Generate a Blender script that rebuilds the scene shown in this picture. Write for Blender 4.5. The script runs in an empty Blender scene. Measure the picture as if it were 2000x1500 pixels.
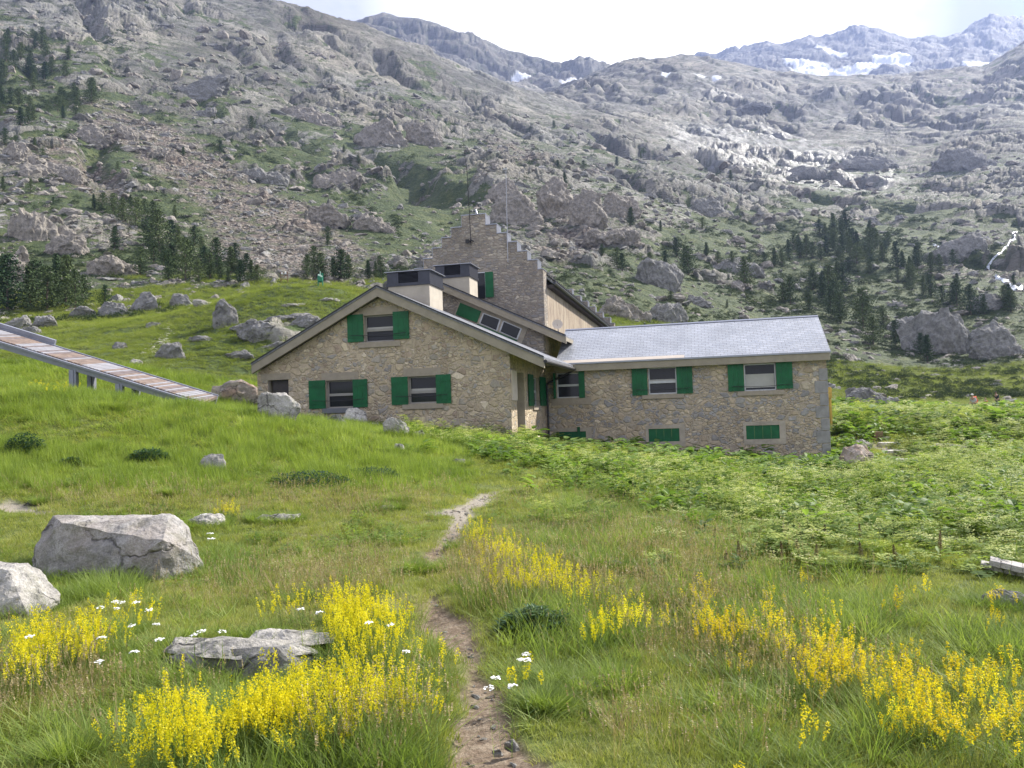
import bpy, bmesh, math, random
import numpy as np
from mathutils import Vector, Matrix
R = math.radians
S = bpy.context.scene
COL = S.collection
rng = np.random.default_rng(7)
random.seed(7)

# ------------------------------------------------------------------ camera
F = 1600.0                      # focal length in photo pixels (2000 wide)
EYE = Vector((0, 0, 1.6))
cam = bpy.data.cameras.new("camera")
cam.sensor_width = 36.0
cam.lens = 36.0 * F / 2000.0
cam.clip_start = 0.05
cam.clip_end = 12000
camo = bpy.data.objects.new("camera", cam)
COL.objects.link(camo)
ROT = (Matrix.Rotation(R(91.8), 3, 'X') @ Matrix.Rotation(R(-2.0), 3, 'Z'))
camo.matrix_world = Matrix.Translation(EYE) @ ROT.to_4x4()
S.camera = camo

# ------------------------------------------------------------------ light
SUN_AZ, SUN_EL = R(60), R(40)          # azimuth to the right of the view direction
sun = bpy.data.lights.new("sun", 'SUN')
sun.energy = 5.0
sun.angle = R(0.6)
sun.color = (1.0, 0.95, 0.86)
suno = bpy.data.objects.new("sun", sun)
COL.objects.link(suno)
sd = Vector((math.sin(SUN_AZ) * math.cos(SUN_EL), math.cos(SUN_AZ) * math.cos(SUN_EL), math.sin(SUN_EL)))
suno.rotation_euler = sd.to_track_quat('Z', 'Y').to_euler()
suno.location = sd * 50

S.view_settings.view_transform = 'Standard'
S.view_settings.look = 'None'
S.view_settings.exposure = 1.12
S.view_settings.gamma = 1.0
S.cycles.max_bounces = 5
S.cycles.diffuse_bounces = 3
S.cycles.glossy_bounces = 2
S.cycles.transmission_bounces = 3
S.cycles.transparent_max_bounces = 6
S.cycles.volume_bounces = 0
S.cycles.caustics_reflective = False
S.cycles.caustics_refractive = False

# ------------------------------------------------------------------ node helpers
class NT:
    def __init__(s, tree):
        s.t = tree; s.n = tree.nodes; s.l = tree.links
    def _in(s, node, key, v):
        if v is None: return
        sock = node.inputs[key]
        if isinstance(v, bpy.types.NodeSocket): s.l.new(v, sock)
        else:
            try: sock.default_value = v
            except Exception:
                if isinstance(v, (int, float)): sock.default_value = (v, v, v)
                else: sock.default_value = (*v, 1.0)
    def add(s, typ, ins=None, out=0, **props):
        nd = s.n.new(typ)
        for k, v in props.items(): setattr(nd, k, v)
        for k, v in (ins or {}).items(): s._in(nd, k, v)
        return nd if out is None else nd.outputs[out]
    def noise(s, vec, scale, detail=3, rough=0.55, out=0, dist=0.0):
        return s.add('ShaderNodeTexNoise', {'Vector': vec, 'Scale': scale, 'Detail': detail, 'Roughness': rough, 'Distortion': dist}, out=out)
    def math(s, op, a, b=None, c=None, clamp=False):
        return s.add('ShaderNodeMath', {0: a, 1: b, 2: c}, operation=op, use_clamp=clamp)
    def ramp(s, fac, stops, interp='LINEAR'):
        nd = s.n.new('ShaderNodeValToRGB'); cr = nd.color_ramp; cr.interpolation = interp
        while len(cr.elements) < len(stops): cr.elements.new(0.5)
        for e, (p, c) in zip(cr.elements, stops):
            e.position = p; e.color = (c, c, c, 1) if isinstance(c, (int, float)) else (*c, 1)
        s._in(nd, 'Fac', fac)
        return nd.outputs[0]
    def mix(s, fac, a, b, mode='MIX'):
        nd = s.n.new('ShaderNodeMix'); nd.data_type = 'RGBA'; nd.blend_type = mode
        s._in(nd, 0, fac); s._in(nd, 6, a); s._in(nd, 7, b)
        return nd.outputs[2]
    def vmath(s, op, a, b=None):
        nd = s.n.new('ShaderNodeVectorMath'); nd.operation = op
        s._in(nd, 0, a)
        if b is not None:
            if op == 'SCALE': s._in(nd, 'Scale', b)
            else: s._in(nd, 1, b)
        return nd.outputs[0]
    def mapr(s, v, a, b, c=0.0, d=1.0):
        nd = s.n.new('ShaderNodeMapRange')
        for i, x in enumerate((v, a, b, c, d)): s._in(nd, i, x)
        return nd.outputs[0]
    def attr(s, name, out=2):
        nd = s.n.new('ShaderNodeAttribute'); nd.attribute_name = name
        return nd.outputs[out]
    def bump(s, h, strength=0.5, dist=0.02, normal=None):
        return s.add('ShaderNodeBump', {'Height': h, 'Strength': strength, 'Distance': dist, 'Normal': normal})

def material(name):
    m = bpy.data.materials.new(name); m.use_nodes = True
    t = NT(m.node_tree); t.n.clear()
    out = t.n.new('ShaderNodeOutputMaterial')
    return m, t, out

def principled(t, out, col, rough=0.8, normal=None, spec=0.3, **kw):
    nd = t.n.new('ShaderNodeBsdfPrincipled')
    t._in(nd, 'Base Color', col); t._in(nd, 'Roughness', rough); t._in(nd, 'Specular IOR Level', spec)
    if normal is not None: t._in(nd, 'Normal', normal)
    for k, v in kw.items(): t._in(nd, k.replace('_', ' '), v)
    if out is not None: t.l.new(nd.outputs[0], out.inputs[0])
    return nd.outputs[0]

def plain(name, col, rough=0.6, var=0.15, scale=3.0, metal=0.0, bump=0.0, spec=0.4):
    m, t, out = material(name)
    p = t.add('ShaderNodeNewGeometry', out=None).outputs['Position']
    n = t.noise(p, scale, 5, 0.65)
    c = t.mix(1.0, col, t.ramp(n, [(0.3, 1 - var), (0.7, 1 + var)]), 'MULTIPLY')
    nb = t.bump(t.noise(p, scale * 6, 4), bump, 0.02) if bump else None
    principled(t, out, c, rough, nb, spec, Metallic=metal)
    return m

# ------------------------------------------------------------------ world
W = bpy.data.worlds.new("World"); S.world = W; W.use_nodes = True
t = NT(W.node_tree); t.n.clear()
wo = t.n.new('ShaderNodeOutputWorld')
sky = t.add('ShaderNodeTexSky', out=None, sky_type='NISHITA')
sky.sun_disc = False; sky.sun_elevation = SUN_EL; sky.sun_rotation = SUN_AZ
sky.altitude = 2100; sky.air_density = 1.0; sky.dust_density = 1.5
tc = t.add('ShaderNodeTexCoord', out=None).outputs['Generated']
sep = t.add('ShaderNodeSeparateXYZ', {0: tc}, out=None)
zz = t.math('ADD', sep.outputs[2], 0.18)
cx = t.math('DIVIDE', sep.outputs[0], zz); cy = t.math('DIVIDE', sep.outputs[1], zz)
cv = t.add('ShaderNodeCombineXYZ', {0: cx, 1: cy, 2: 0.0})
n1 = t.noise(t.vmath('ADD', cv, (3.1, 1.7, 0)), 1.1, 8, 0.6)
n2 = t.noise(t.vmath('ADD', cv, (8.3, 4.7, 0)), 0.8, 6, 0.55)
# blue gap only far right of the view
gap = t.mapr(t.vmath('DOT_PRODUCT', t.vmath('NORMALIZE', tc), Vector((0.585, 0.715, 0.435)).normalized()), 0.975, 1.0)
gd = t.n.new('ShaderNodeVectorMath'); gd.operation = 'DOT_PRODUCT'
t._in(gd, 0, t.vmath('NORMALIZE', tc)); t._in(gd, 1, tuple(Vector((0.69, 0.83, 0.50)).normalized()))
gap = t.mapr(gd.outputs['Value'], 0.988, 0.9995)
cover = t.math('ADD', t.mapr(n1, 0.30, 0.48), 0.25)
cover = t.math('SUBTRACT', cover, t.math('MULTIPLY', gap, t.mapr(n2, 0.25, 0.5, 0.7, 1.6)), clamp=True)
hd = t.n.new('ShaderNodeVectorMath'); hd.operation = 'DOT_PRODUCT'
t._in(hd, 0, t.vmath('NORMALIZE', tc)); t._in(hd, 1, tuple(Vector((0.16, 0.90, 0.42)).normalized()))
hot = t.mapr(hd.outputs['Value'], 0.95, 0.993)
cloud = t.ramp(n2, [(0.32, (0.33, 0.345, 0.43)), (0.52, (0.48, 0.495, 0.57)), (0.7, (0.78, 0.79, 0.84))])
cloud = t.mix(hot, cloud, (1.25, 1.25, 1.27, 1))
bg1 = t.add('ShaderNodeBackground', {'Color': sky.outputs[0], 'Strength': 0.13})
bg2 = t.add('ShaderNodeBackground', {'Color': cloud, 'Strength': 0.98})
mx = t.n.new('ShaderNodeMixShader'); t._in(mx, 0, cover); t.l.new(bg1, mx.inputs[1]); t.l.new(bg2, mx.inputs[2])
t.l.new(mx.outputs[0], wo.inputs[0])

# ------------------------------------------------------------------ object helpers
def tag(o, label=None, cat=None, group=None, kind=None):
    if label: o['label'] = label
    if cat: o['category'] = cat
    if group: o['group'] = group
    if kind: o['kind'] = kind
    return o
def empty(name, loc, rz=0.0, **kw):
    o = bpy.data.objects.new(name, None); o.location = loc; o.rotation_euler = (0, 0, rz)
    o.empty_display_size = 0.2
    COL.objects.link(o); return tag(o, **kw)
def npmesh(name, v, f, mats, smooth=False, attrs=None, loops=None):
    """v (n,3); f (m,k) array of equal-length faces"""
    me = bpy.data.meshes.new(name)
    v = np.asarray(v, dtype=np.float32); f = np.asarray(f, dtype=np.int32)
    me.vertices.add(len(v)); me.vertices.foreach_set('co', v.ravel())
    k = f.shape[1]
    me.loops.add(f.size); me.loops.foreach_set('vertex_index', f.ravel())
    me.polygons.add(len(f)); me.polygons.foreach_set('loop_start', np.arange(0, f.size, k, dtype=np.int32))
    me.polygons.foreach_set('use_smooth', np.full(len(f), smooth, dtype=bool))
    for a, arr in (attrs or {}).items():
        at_ = me.attributes.new(a, 'FLOAT', 'POINT'); at_.data.foreach_set('value', np.asarray(arr, dtype=np.float32))
    me.update(calc_edges=True)
    for m in (mats if isinstance(mats, (list, tuple)) else [mats]): me.materials.append(m)
    return me
def link(name, me, parent=None, loc=None, **kw):
    o = bpy.data.objects.new(name, me); COL.objects.link(o)
    if parent: o.parent = parent
    if loc is not None: o.location = loc
    return tag(o, **kw)

class MB:
    """collects simple solids into ONE mesh"""
    def __init__(s): s.v = []; s.f = []; s.mi = []
    def add(s, vs, fs, mi=0):
        b = len(s.v); s.v += [tuple(p) for p in vs]
        for f in fs: s.f.append([b + i for i in f]); s.mi.append(mi)
    def box(s, x0, x1, y0, y1, z0, z1, mi=0):
        s.add([(x0,y0,z0),(x1,y0,z0),(x1,y1,z0),(x0,y1,z0),(x0,y0,z1),(x1,y0,z1),(x1,y1,z1),(x0,y1,z1)],
              [(0,3,2,1),(4,5,6,7),(0,1,5,4),(1,2,6,5),(2,3,7,6),(3,0,4,7)], mi)
    def hexa(s, p, mi=0):   # 8 points: bottom ring, top ring
        s.add(p, [(0,3,2,1),(4,5,6,7),(0,1,5,4),(1,2,6,5),(2,3,7,6),(3,0,4,7)], mi)
    def prism(s, poly, d0, d1, axis='y', mi=0):
        """poly in (a,b): axis y -> (a, d, b); axis x -> (d, a, b)"""
        n = len(poly)
        P = (lambda a, b, d: (a, d, b)) if axis == 'y' else (lambda a, b, d: (d, a, b))
        s.add([P(a, b, d0) for a, b in poly] + [P(a, b, d1) for a, b in poly],
              [tuple(range(n)), tuple(range(2*n-1, n-1, -1))] + [(i, i + n, (i+1) % n + n, (i+1) % n) for i in range(n)], mi)
    def bar(s, p, q, r, r2=None, n=8, mi=0):
        p = Vector(p); q = Vector(q); r2 = r if r2 is None else r2
        d = (q - p).normalized(); a = d.orthogonal().normalized(); b = d.cross(a)
        vs = []
        for c, rr in ((p, r), (q, r2)):
            for i in range(n):
                t_ = 2 * math.pi * i / n
                vs.append(c + a * (rr * math.cos(t_)) + b * (rr * math.sin(t_)))
        s.add(vs, [tuple(range(n-1, -1, -1)), tuple(range(n, 2*n))] + [(i, (i+1) % n, (i+1) % n + n, i + n) for i in range(n)], mi)
    def mesh(s, name, mats, bevel=0.0):
        me = bpy.data.meshes.new(name); me.from_pydata(s.v, [], s.f)
        for m in (mats if isinstance(mats, (list, tuple)) else [mats]): me.materials.append(m)
        me.polygons.foreach_set('material_index', s.mi)
        bm = bmesh.new(); bm.from_mesh(me); bmesh.ops.recalc_face_normals(bm, faces=bm.faces)
        if bevel: bmesh.ops.bevel(bm, geom=[e for e in bm.edges], offset=bevel, segments=1, affect='EDGES')
        bm.to_mesh(me); bm.free()
        return me
    def build(s, name, mats, parent=None, bevel=0.0, **kw):
        return link(name, s.mesh(name, mats, bevel), parent, **kw)

# ------------------------------------------------------------------ numpy noise
def hsh(ix, iy, seed):
    h = (ix.astype(np.int64) * 374761393 + iy.astype(np.int64) * 668265263 + seed * 1442695041) & 0xffffffff
    h = ((h ^ (h >> 13)) * 1274126177) & 0xffffffff
    h = ((h ^ (h >> 16)) * 2246822519) & 0xffffffff
    return ((h ^ (h >> 15)) & 0xffffff).astype(np.float32) / np.float32(0x1000000)
def vnoise(x, y, seed=0):
    ix = np.floor(x); iy = np.floor(y); fx = (x - ix).astype(np.float32); fy = (y - iy).astype(np.float32)
    ux = fx*fx*fx*(fx*(fx*6-15)+10); uy = fy*fy*fy*(fy*(fy*6-15)+10)
    r = 0
    out = None
    for dx in (0, 1):
        for dy in (0, 1):
            a = hsh(ix + dx, iy + dy, seed) * 6.2831853
            g = np.cos(a) * (fx - dx) + np.sin(a) * (fy - dy)
            w = (ux if dx else 1 - ux) * (uy if dy else 1 - uy)
            out = g * w if out is None else out + g * w
    return out * 1.4
def fbm(x, y, octs=5, seed=0, gain=0.5, lac=2.03):
    o = 0; a = 1.0; f = 1.0; n = 0
    for k in range(octs):
        o = o + a * vnoise(x * f + 17.3 * k, y * f - 9.1 * k, seed + k * 31); n += a; a *= gain; f *= lac
    return o / n
def voro(x, y, seed=0):
    ix = np.floor(x); iy = np.floor(y); fx = (x - ix).astype(np.float32); fy = (y - iy).astype(np.float32)
    f1 = np.full(x.shape, 9.0, np.float32); f2 = f1.copy()
    bx = np.zeros(x.shape, np.float32); by = bx.copy(); ci = np.zeros(x.shape); cj = ci.copy()
    for dx in (-1, 0, 1):
        for dy in (-1, 0, 1):
            jx = hsh(ix + dx, iy + dy, seed); jy = hsh(ix + dx, iy + dy, seed + 77)
            vx = fx - dx - (0.1 + 0.8 * jx); vy = fy - dy - (0.1 + 0.8 * jy)
            d = np.sqrt(vx * vx + vy * vy)
            m = d < f1
            f2 = np.where(m, f1, np.minimum(f2, d))
            bx = np.where(m, vx, bx); by = np.where(m, vy, by)
            ci = np.where(m, ix + dx, ci); cj = np.where(m, iy + dy, cj)
            f1 = np.where(m, d, f1)
    return f1, f2, bx, by, hsh(ci, cj, seed + 5), hsh(ci, cj, seed + 6), hsh(ci, cj, seed + 8)
def blocks(x, y, size, seed, ang=0.0, stretch=1.5, warp=0.35, rnd=9.0, tilt=1.25, step=0.55):
    c, s_ = math.cos(ang), math.sin(ang)
    a = (x * c + y * s_) / (size * stretch); b = (-x * s_ + y * c) / size
    wx = vnoise(a * 1.3, b * 1.3, seed + 3) * warp; wy = vnoise(a * 1.3 + 40, b * 1.3, seed + 4) * warp
    f1, f2, bx, by, r1, r2, r3 = voro(a + wx, b + wy, seed)
    edge = 1 - np.exp(-(f2 - f1) * rnd)
    return (r1 * step + tilt * ((r2 - .5) * bx + (r3 - .5) * by)) * edge + 0.25 * (edge - 1), edge, r1
def sstep(x, a, b):
    t_ = np.clip((x - a) / (b - a), 0, 1); return t_ * t_ * (3 - 2 * t_)

# ------------------------------------------------------------------ photo geometry
def ray(px, py):
    d = ROT @ Vector(((px - 1000) / F, (750 - py) / F, -1.0))
    return d
def at(px, py, Y):
    d = ray(px, py); return EYE + d * (Y / d.y)
RI = np.array(ROT.transposed())
def project(x, y, z):
    a = RI @ np.stack([x, y, z - EYE.z]).reshape(3, -1)
    w = -a[2]
    return 1000 + F * a[0] / w, 750 - F * a[1] / w
# ================================================================== TERRAIN
# contour layers: distance from the viewpoint -> list of (px,py) of ground seen there; near ones give heights directly
NEAR = {
 0.6: [(0, .02), (2000, 0)],
 4.0: [(-800, .2), (0, .03), (1000, 0), (2000, -.06), (2800, -.1)],
 8.0: [(-800, .4), (0, .07), (300, .03), (1000, -.02), (2000, -.12), (2800, -.2)],
 12.0: [(-800, 1.0), (0, .40), (500, .25), (1000, .02), (1500, -.15), (2000, -.28), (2800, -.4)],
 16.0: [(-800, 2.0), (0, 1.32), (400, .95), (700, .50), (1000, .14), (1500, -.3), (2000, -.45), (2800, -.6)],
 20.0: [(-800, 3.1), (0, 2.55), (250, 2.15), (400, 1.85), (520, 1.66), (640, 1.28), (800, .85), (1000, .28), (1500, -.45), (2000, -.6), (2800, -.7)],
 26.0: [(-800, 3.3), (0, 2.7), (300, 2.0), (480, 1.66), (640, 1.2), (800, .75), (1000, .42), (1300, -.15), (1620, -.75), (2000, -.7), (2800, -.7)],
 33.0: [(-800, 3.6), (0, 2.9), (300, 2.2), (480, 1.6), (700, 1.1), (1000, .40), (1300, -.5), (1620, -1.15), (2000, -.95), (2800, -.9)],
}
FAR = [
 (45, 1.0, [(-800, 700), (0, 705), (130, 700), (300, 715), (480, 745), (600, 770), (900, 810), (1300, 815), (1620, 822), (1800, 826), (2000, 822), (2800, 800)]),
 (56, 1.0, [(-800, 660), (0, 668), (200, 668), (300, 660), (400, 640), (520, 620), (620, 612), (720, 625), (900, 760), (1300, 800), (1620, 806), (1800, 812), (2000, 812), (2800, 780)]),
 (65, .6, [(-800, 640), (0, 640), (200, 640), (310, 625), (400, 597), (480, 572), (560, 558), (620, 556), (700, 570), (800, 620), (950, 740), (1300, 800), (1620, 806), (1800, 812), (2000, 810), (2800, 770)]),
 (80, 1.0, [(-800, 640), (0, 640), (200, 634), (400, 612), (600, 592), (800, 640), (1000, 730), (1300, 780), (1620, 790), (1800, 796), (2000, 785), (2800, 740)]),
 (100, 1.0, [(-800, 600), (0, 596), (200, 598), (400, 585), (600, 572), (800, 600), (1000, 640), (1200, 650), (1400, 700), (1620, 755), (1800, 770), (2000, 750), (2800, 680)]),
 (140, 1.0, [(-800, 480), (0, 500), (200, 500), (400, 520), (600, 530), (800, 535), (1000, 545), (1200, 570), (1400, 630), (1600, 690), (1800, 700), (2000, 680), (2800, 600)]),
 (200, 1.0, [(-800, 330), (0, 375), (200, 385), (400, 425), (600, 450), (800, 450), (1000, 465), (1200, 500), (1400, 560), (1600, 600), (1800, 600), (2000, 580), (2800, 500)]),
 (300, 1.0, [(-800, 140), (0, 200), (200, 240), (400, 290), (600, 340), (800, 355), (1000, 335), (1200, 380), (1400, 450), (1600, 480), (1800, 490), (2000, 470), (2800, 390)]),
 (450, 1.0, [(-800, 0), (0, 60), (200, 95), (400, 150), (600, 215), (800, 255), (1000, 280), (1200, 320), (1400, 370), (1600, 395), (1800, 400), (2000, 370), (2800, 280)]),
 (620, .5, [(-800, -160), (0, -70), (200, -30), (400, 40), (520, 65), (600, 90), (800, 165), (1000, 225), (1200, 265), (1400, 310), (1600, 330), (1800, 320), (2000, 290), (2800, 180)]),
 (760, .0, [(-800, -260), (0, -140), (300, -50), (440, -14), (500, 0), (560, 13), (640, 31), (720, 54), (760, 72), (830, 92), (900, 122), (960, 150), (1040, 186), (1120, 212), (1250, 232), (1400, 262), (1600, 280), (1800, 270), (2000, 235), (2800, 120)]),
 (900, .3, [(-800, -150), (0, -60), (500, 60), (720, 110), (860, 140), (960, 175), (1040, 200), (1120, 195), (1250, 205), (1400, 230), (1600, 245), (1800, 240), (2000, 205), (2800, 90)]),
 (1300, .0, [(-800, -150), (0, -60), (500, 60), (720, 120), (900, 165), (1000, 178), (1080, 180), (1150, 158), (1220, 141), (1290, 136), (1340, 131), (1400, 136), (1460, 148), (1530, 158), (1600, 162), (1700, 160), (1780, 158), (1850, 150), (1920, 144), (1960, 130), (2000, 108), (2100, 80), (2800, 40)]),
 (1450, .5, [(-800, -100), (0, 20), (500, 90), (700, 140), (1000, 190), (1200, 200), (1600, 215), (2000, 190), (2800, 100)]),
 (1560, .5, [(-800, -100), (0, 20), (500, 90), (640, 90), (760, 100), (900, 130), (1000, 165), (1100, 172), (1200, 190), (1600, 215), (2000, 190), (2800, 100)]),
 (1750, .0, [(-800, -160), (0, 0), (500, 75), (640, 66), (700, 50), (722, 40), (748, 32), (775, 39), (820, 42), (850, 50), (885, 66), (920, 78), (950, 84), (1000, 104), (1040, 116), (1075, 128), (1100, 136), (1118, 128), (1132, 118), (1142, 124), (1152, 118), (1166, 130), (1200, 150), (1240, 180), (1500, 215), (1700, 215), (2000, 200), (2800, 100)]),
 (1900, .5, [(-800, 50), (0, 60), (700, 120), (1100, 190), (1300, 200), (1600, 200), (2000, 190), (2800, 100)]),
 (2200, .5, [(-800, 50), (0, 60), (700, 120), (1100, 180), (1250, 170), (1400, 152), (1530, 140), (1600, 152), (1700, 140), (1800, 142), (2000, 142), (2800, 90)]),
 (2450, .2, [(-800, 50), (0, 60), (700, 120), (1200, 165), (1300, 150), (1400, 132), (1500, 120), (1600, 118), (1700, 108), (1800, 112), (1900, 108), (2000, 105), (2800, 80)]),
 (2800, .0, [(-800, 60), (0, 80), (700, 140), (1100, 200), (1220, 175), (1300, 146), (1340, 130), (1365, 122), (1400, 124), (1420, 112), (1450, 104), (1480, 102), (1500, 93), (1530, 97), (1560, 88), (1600, 84), (1640, 80), (1665, 68), (1690, 64), (1715, 70), (1750, 84), (1780, 90), (1820, 84), (1845, 93), (1880, 74), (1905, 56), (1935, 44), (1965, 47), (2000, 56), (2080, 60), (2200, 80), (2800, 70)]),
 (3300, .5, [(-800, 200), (2800, 200)]),
]
UG = np.linspace(-1.3, 1.3, 1301)
def _gs(a, sig):
    if sig <= 0: return a
    k = np.arange(-int(3*sig), int(3*sig)+1); w = np.exp(-.5*(k/sig)**2); w /= w.sum()
    return np.convolve(np.pad(a, len(k)//2, mode='edge'), w, mode='valid')
YL, ZT = [], []
for Y, pts in NEAR.items():
    u = [(p[0]-1000)/F for p in pts]; z = [p[1] for p in pts]
    YL.append(Y); ZT.append(_gs(np.interp(UG, u, z), 18))
for Y, sm, pts in FAR:
    P = [at(px, py, Y) for px, py in pts]
    u = [p.x / Y for p in P]; z = [p.z for p in P]
    o = np.argsort(u)
    YL.append(Y); ZT.append(_gs(np.interp(UG, np.array(u)[o], np.array(z)[o]), 30*sm))
YL = np.array(YL, float); ZT = np.array(ZT)
# monotone-ish tangents along distance
sl = np.diff(ZT, axis=0) / np.diff(YL)[:, None]
TG = np.zeros_like(ZT)
h0 = np.diff(YL)[:-1, None]; h1 = np.diff(YL)[1:, None]
w1 = 2*h1 + h0; w2 = h1 + 2*h0
s0, s1 = sl[:-1], sl[1:]
ok = (s0 * s1) > 0
with np.errstate(all='ignore'):
    TG[1:-1] = np.where(ok, (w1 + w2) / (w1 / np.where(ok, s0, 1) + w2 / np.where(ok, s1, 1)), 0)
TG[0] = 0; TG[-1] = 0
def base_z(x, y):
    x = np.asarray(x, float); y = np.asarray(y, float)
    Y = np.clip(y, YL[0], YL[-1] - 1e-3)
    u = np.clip(x / np.maximum(y, 0.6), -1.2999, 1.2999)
    gi = (u + 1.3) / (UG[1] - UG[0]); i = np.floor(gi).astype(int); f = gi - i
    k = np.clip(np.searchsorted(YL, Y, side='right') - 1, 0, len(YL) - 2)
    hh = YL[k+1] - YL[k]; t_ = (Y - YL[k]) / hh
    def g(T, kk): return T[kk, i] * (1 - f) + T[kk, i + 1] * f
    t2 = t_*t_; t3 = t2*t_
    return (2*t3-3*t2+1)*g(ZT, k) + (t3-2*t2+t_)*hh*g(TG, k) + (-2*t3+3*t2)*g(ZT, k+1) + (t3-t2)*hh*g(TG, k+1)

def near_detail(x, y):
    a = sstep(y, 2.5, 7) * (1 - sstep(y, 36, 42))
    return (0.22 * fbm(x / 5.5, y / 5.5, 3, 11) + 0.07 * fbm(x / 1.1, y / 1.1, 3, 12)) * a + 0.03 * fbm(x / .35, y / .35, 2, 13)
def mid_mask(px, py):
    """rock share of the hillside, hand-read"""
    G = np.array([
     [.80,.85,.90,.95,1.0,1.0,1.0,1.0,1.0,1.0,1.0],
     [.55,.75,.90,.85,.85,1.0,1.0,1.0,1.0,.95,.80],
     [.50,.60,.85,.80,.72,.85,.95,.92,.88,.85,.80],
     [.80,.55,.52,.45,.62,.70,.80,.95,.95,.92,.88],
     [.75,.55,.45,.58,.22,.78,.80,.70,.62,.72,.72],
     [.60,.50,.60,.80,.60,.80,.50,.42,.40,.40,.62],
     [.55,.45,.55,.40,.35,.45,.42,.28,.22,.42,.60],
     [.30,.30,.30,.30,.30,.40,.30,.22,.22,.32,.45],
     [.05,.05,.05,.05,.05,.05,.05,.05,.05,.05,.05]])
    gx = np.clip(px / 200, 0, 9.999); gy = np.clip(py / 100, 0, 7.999)
    i = gx.astype(int); j = gy.astype(int); fx = gx - i; fy = gy - j
    return (G[j, i]*(1-fx)+G[j, i+1]*fx)*(1-fy) + (G[j+1, i]*(1-fx)+G[j+1, i+1]*fx)*fy


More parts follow.
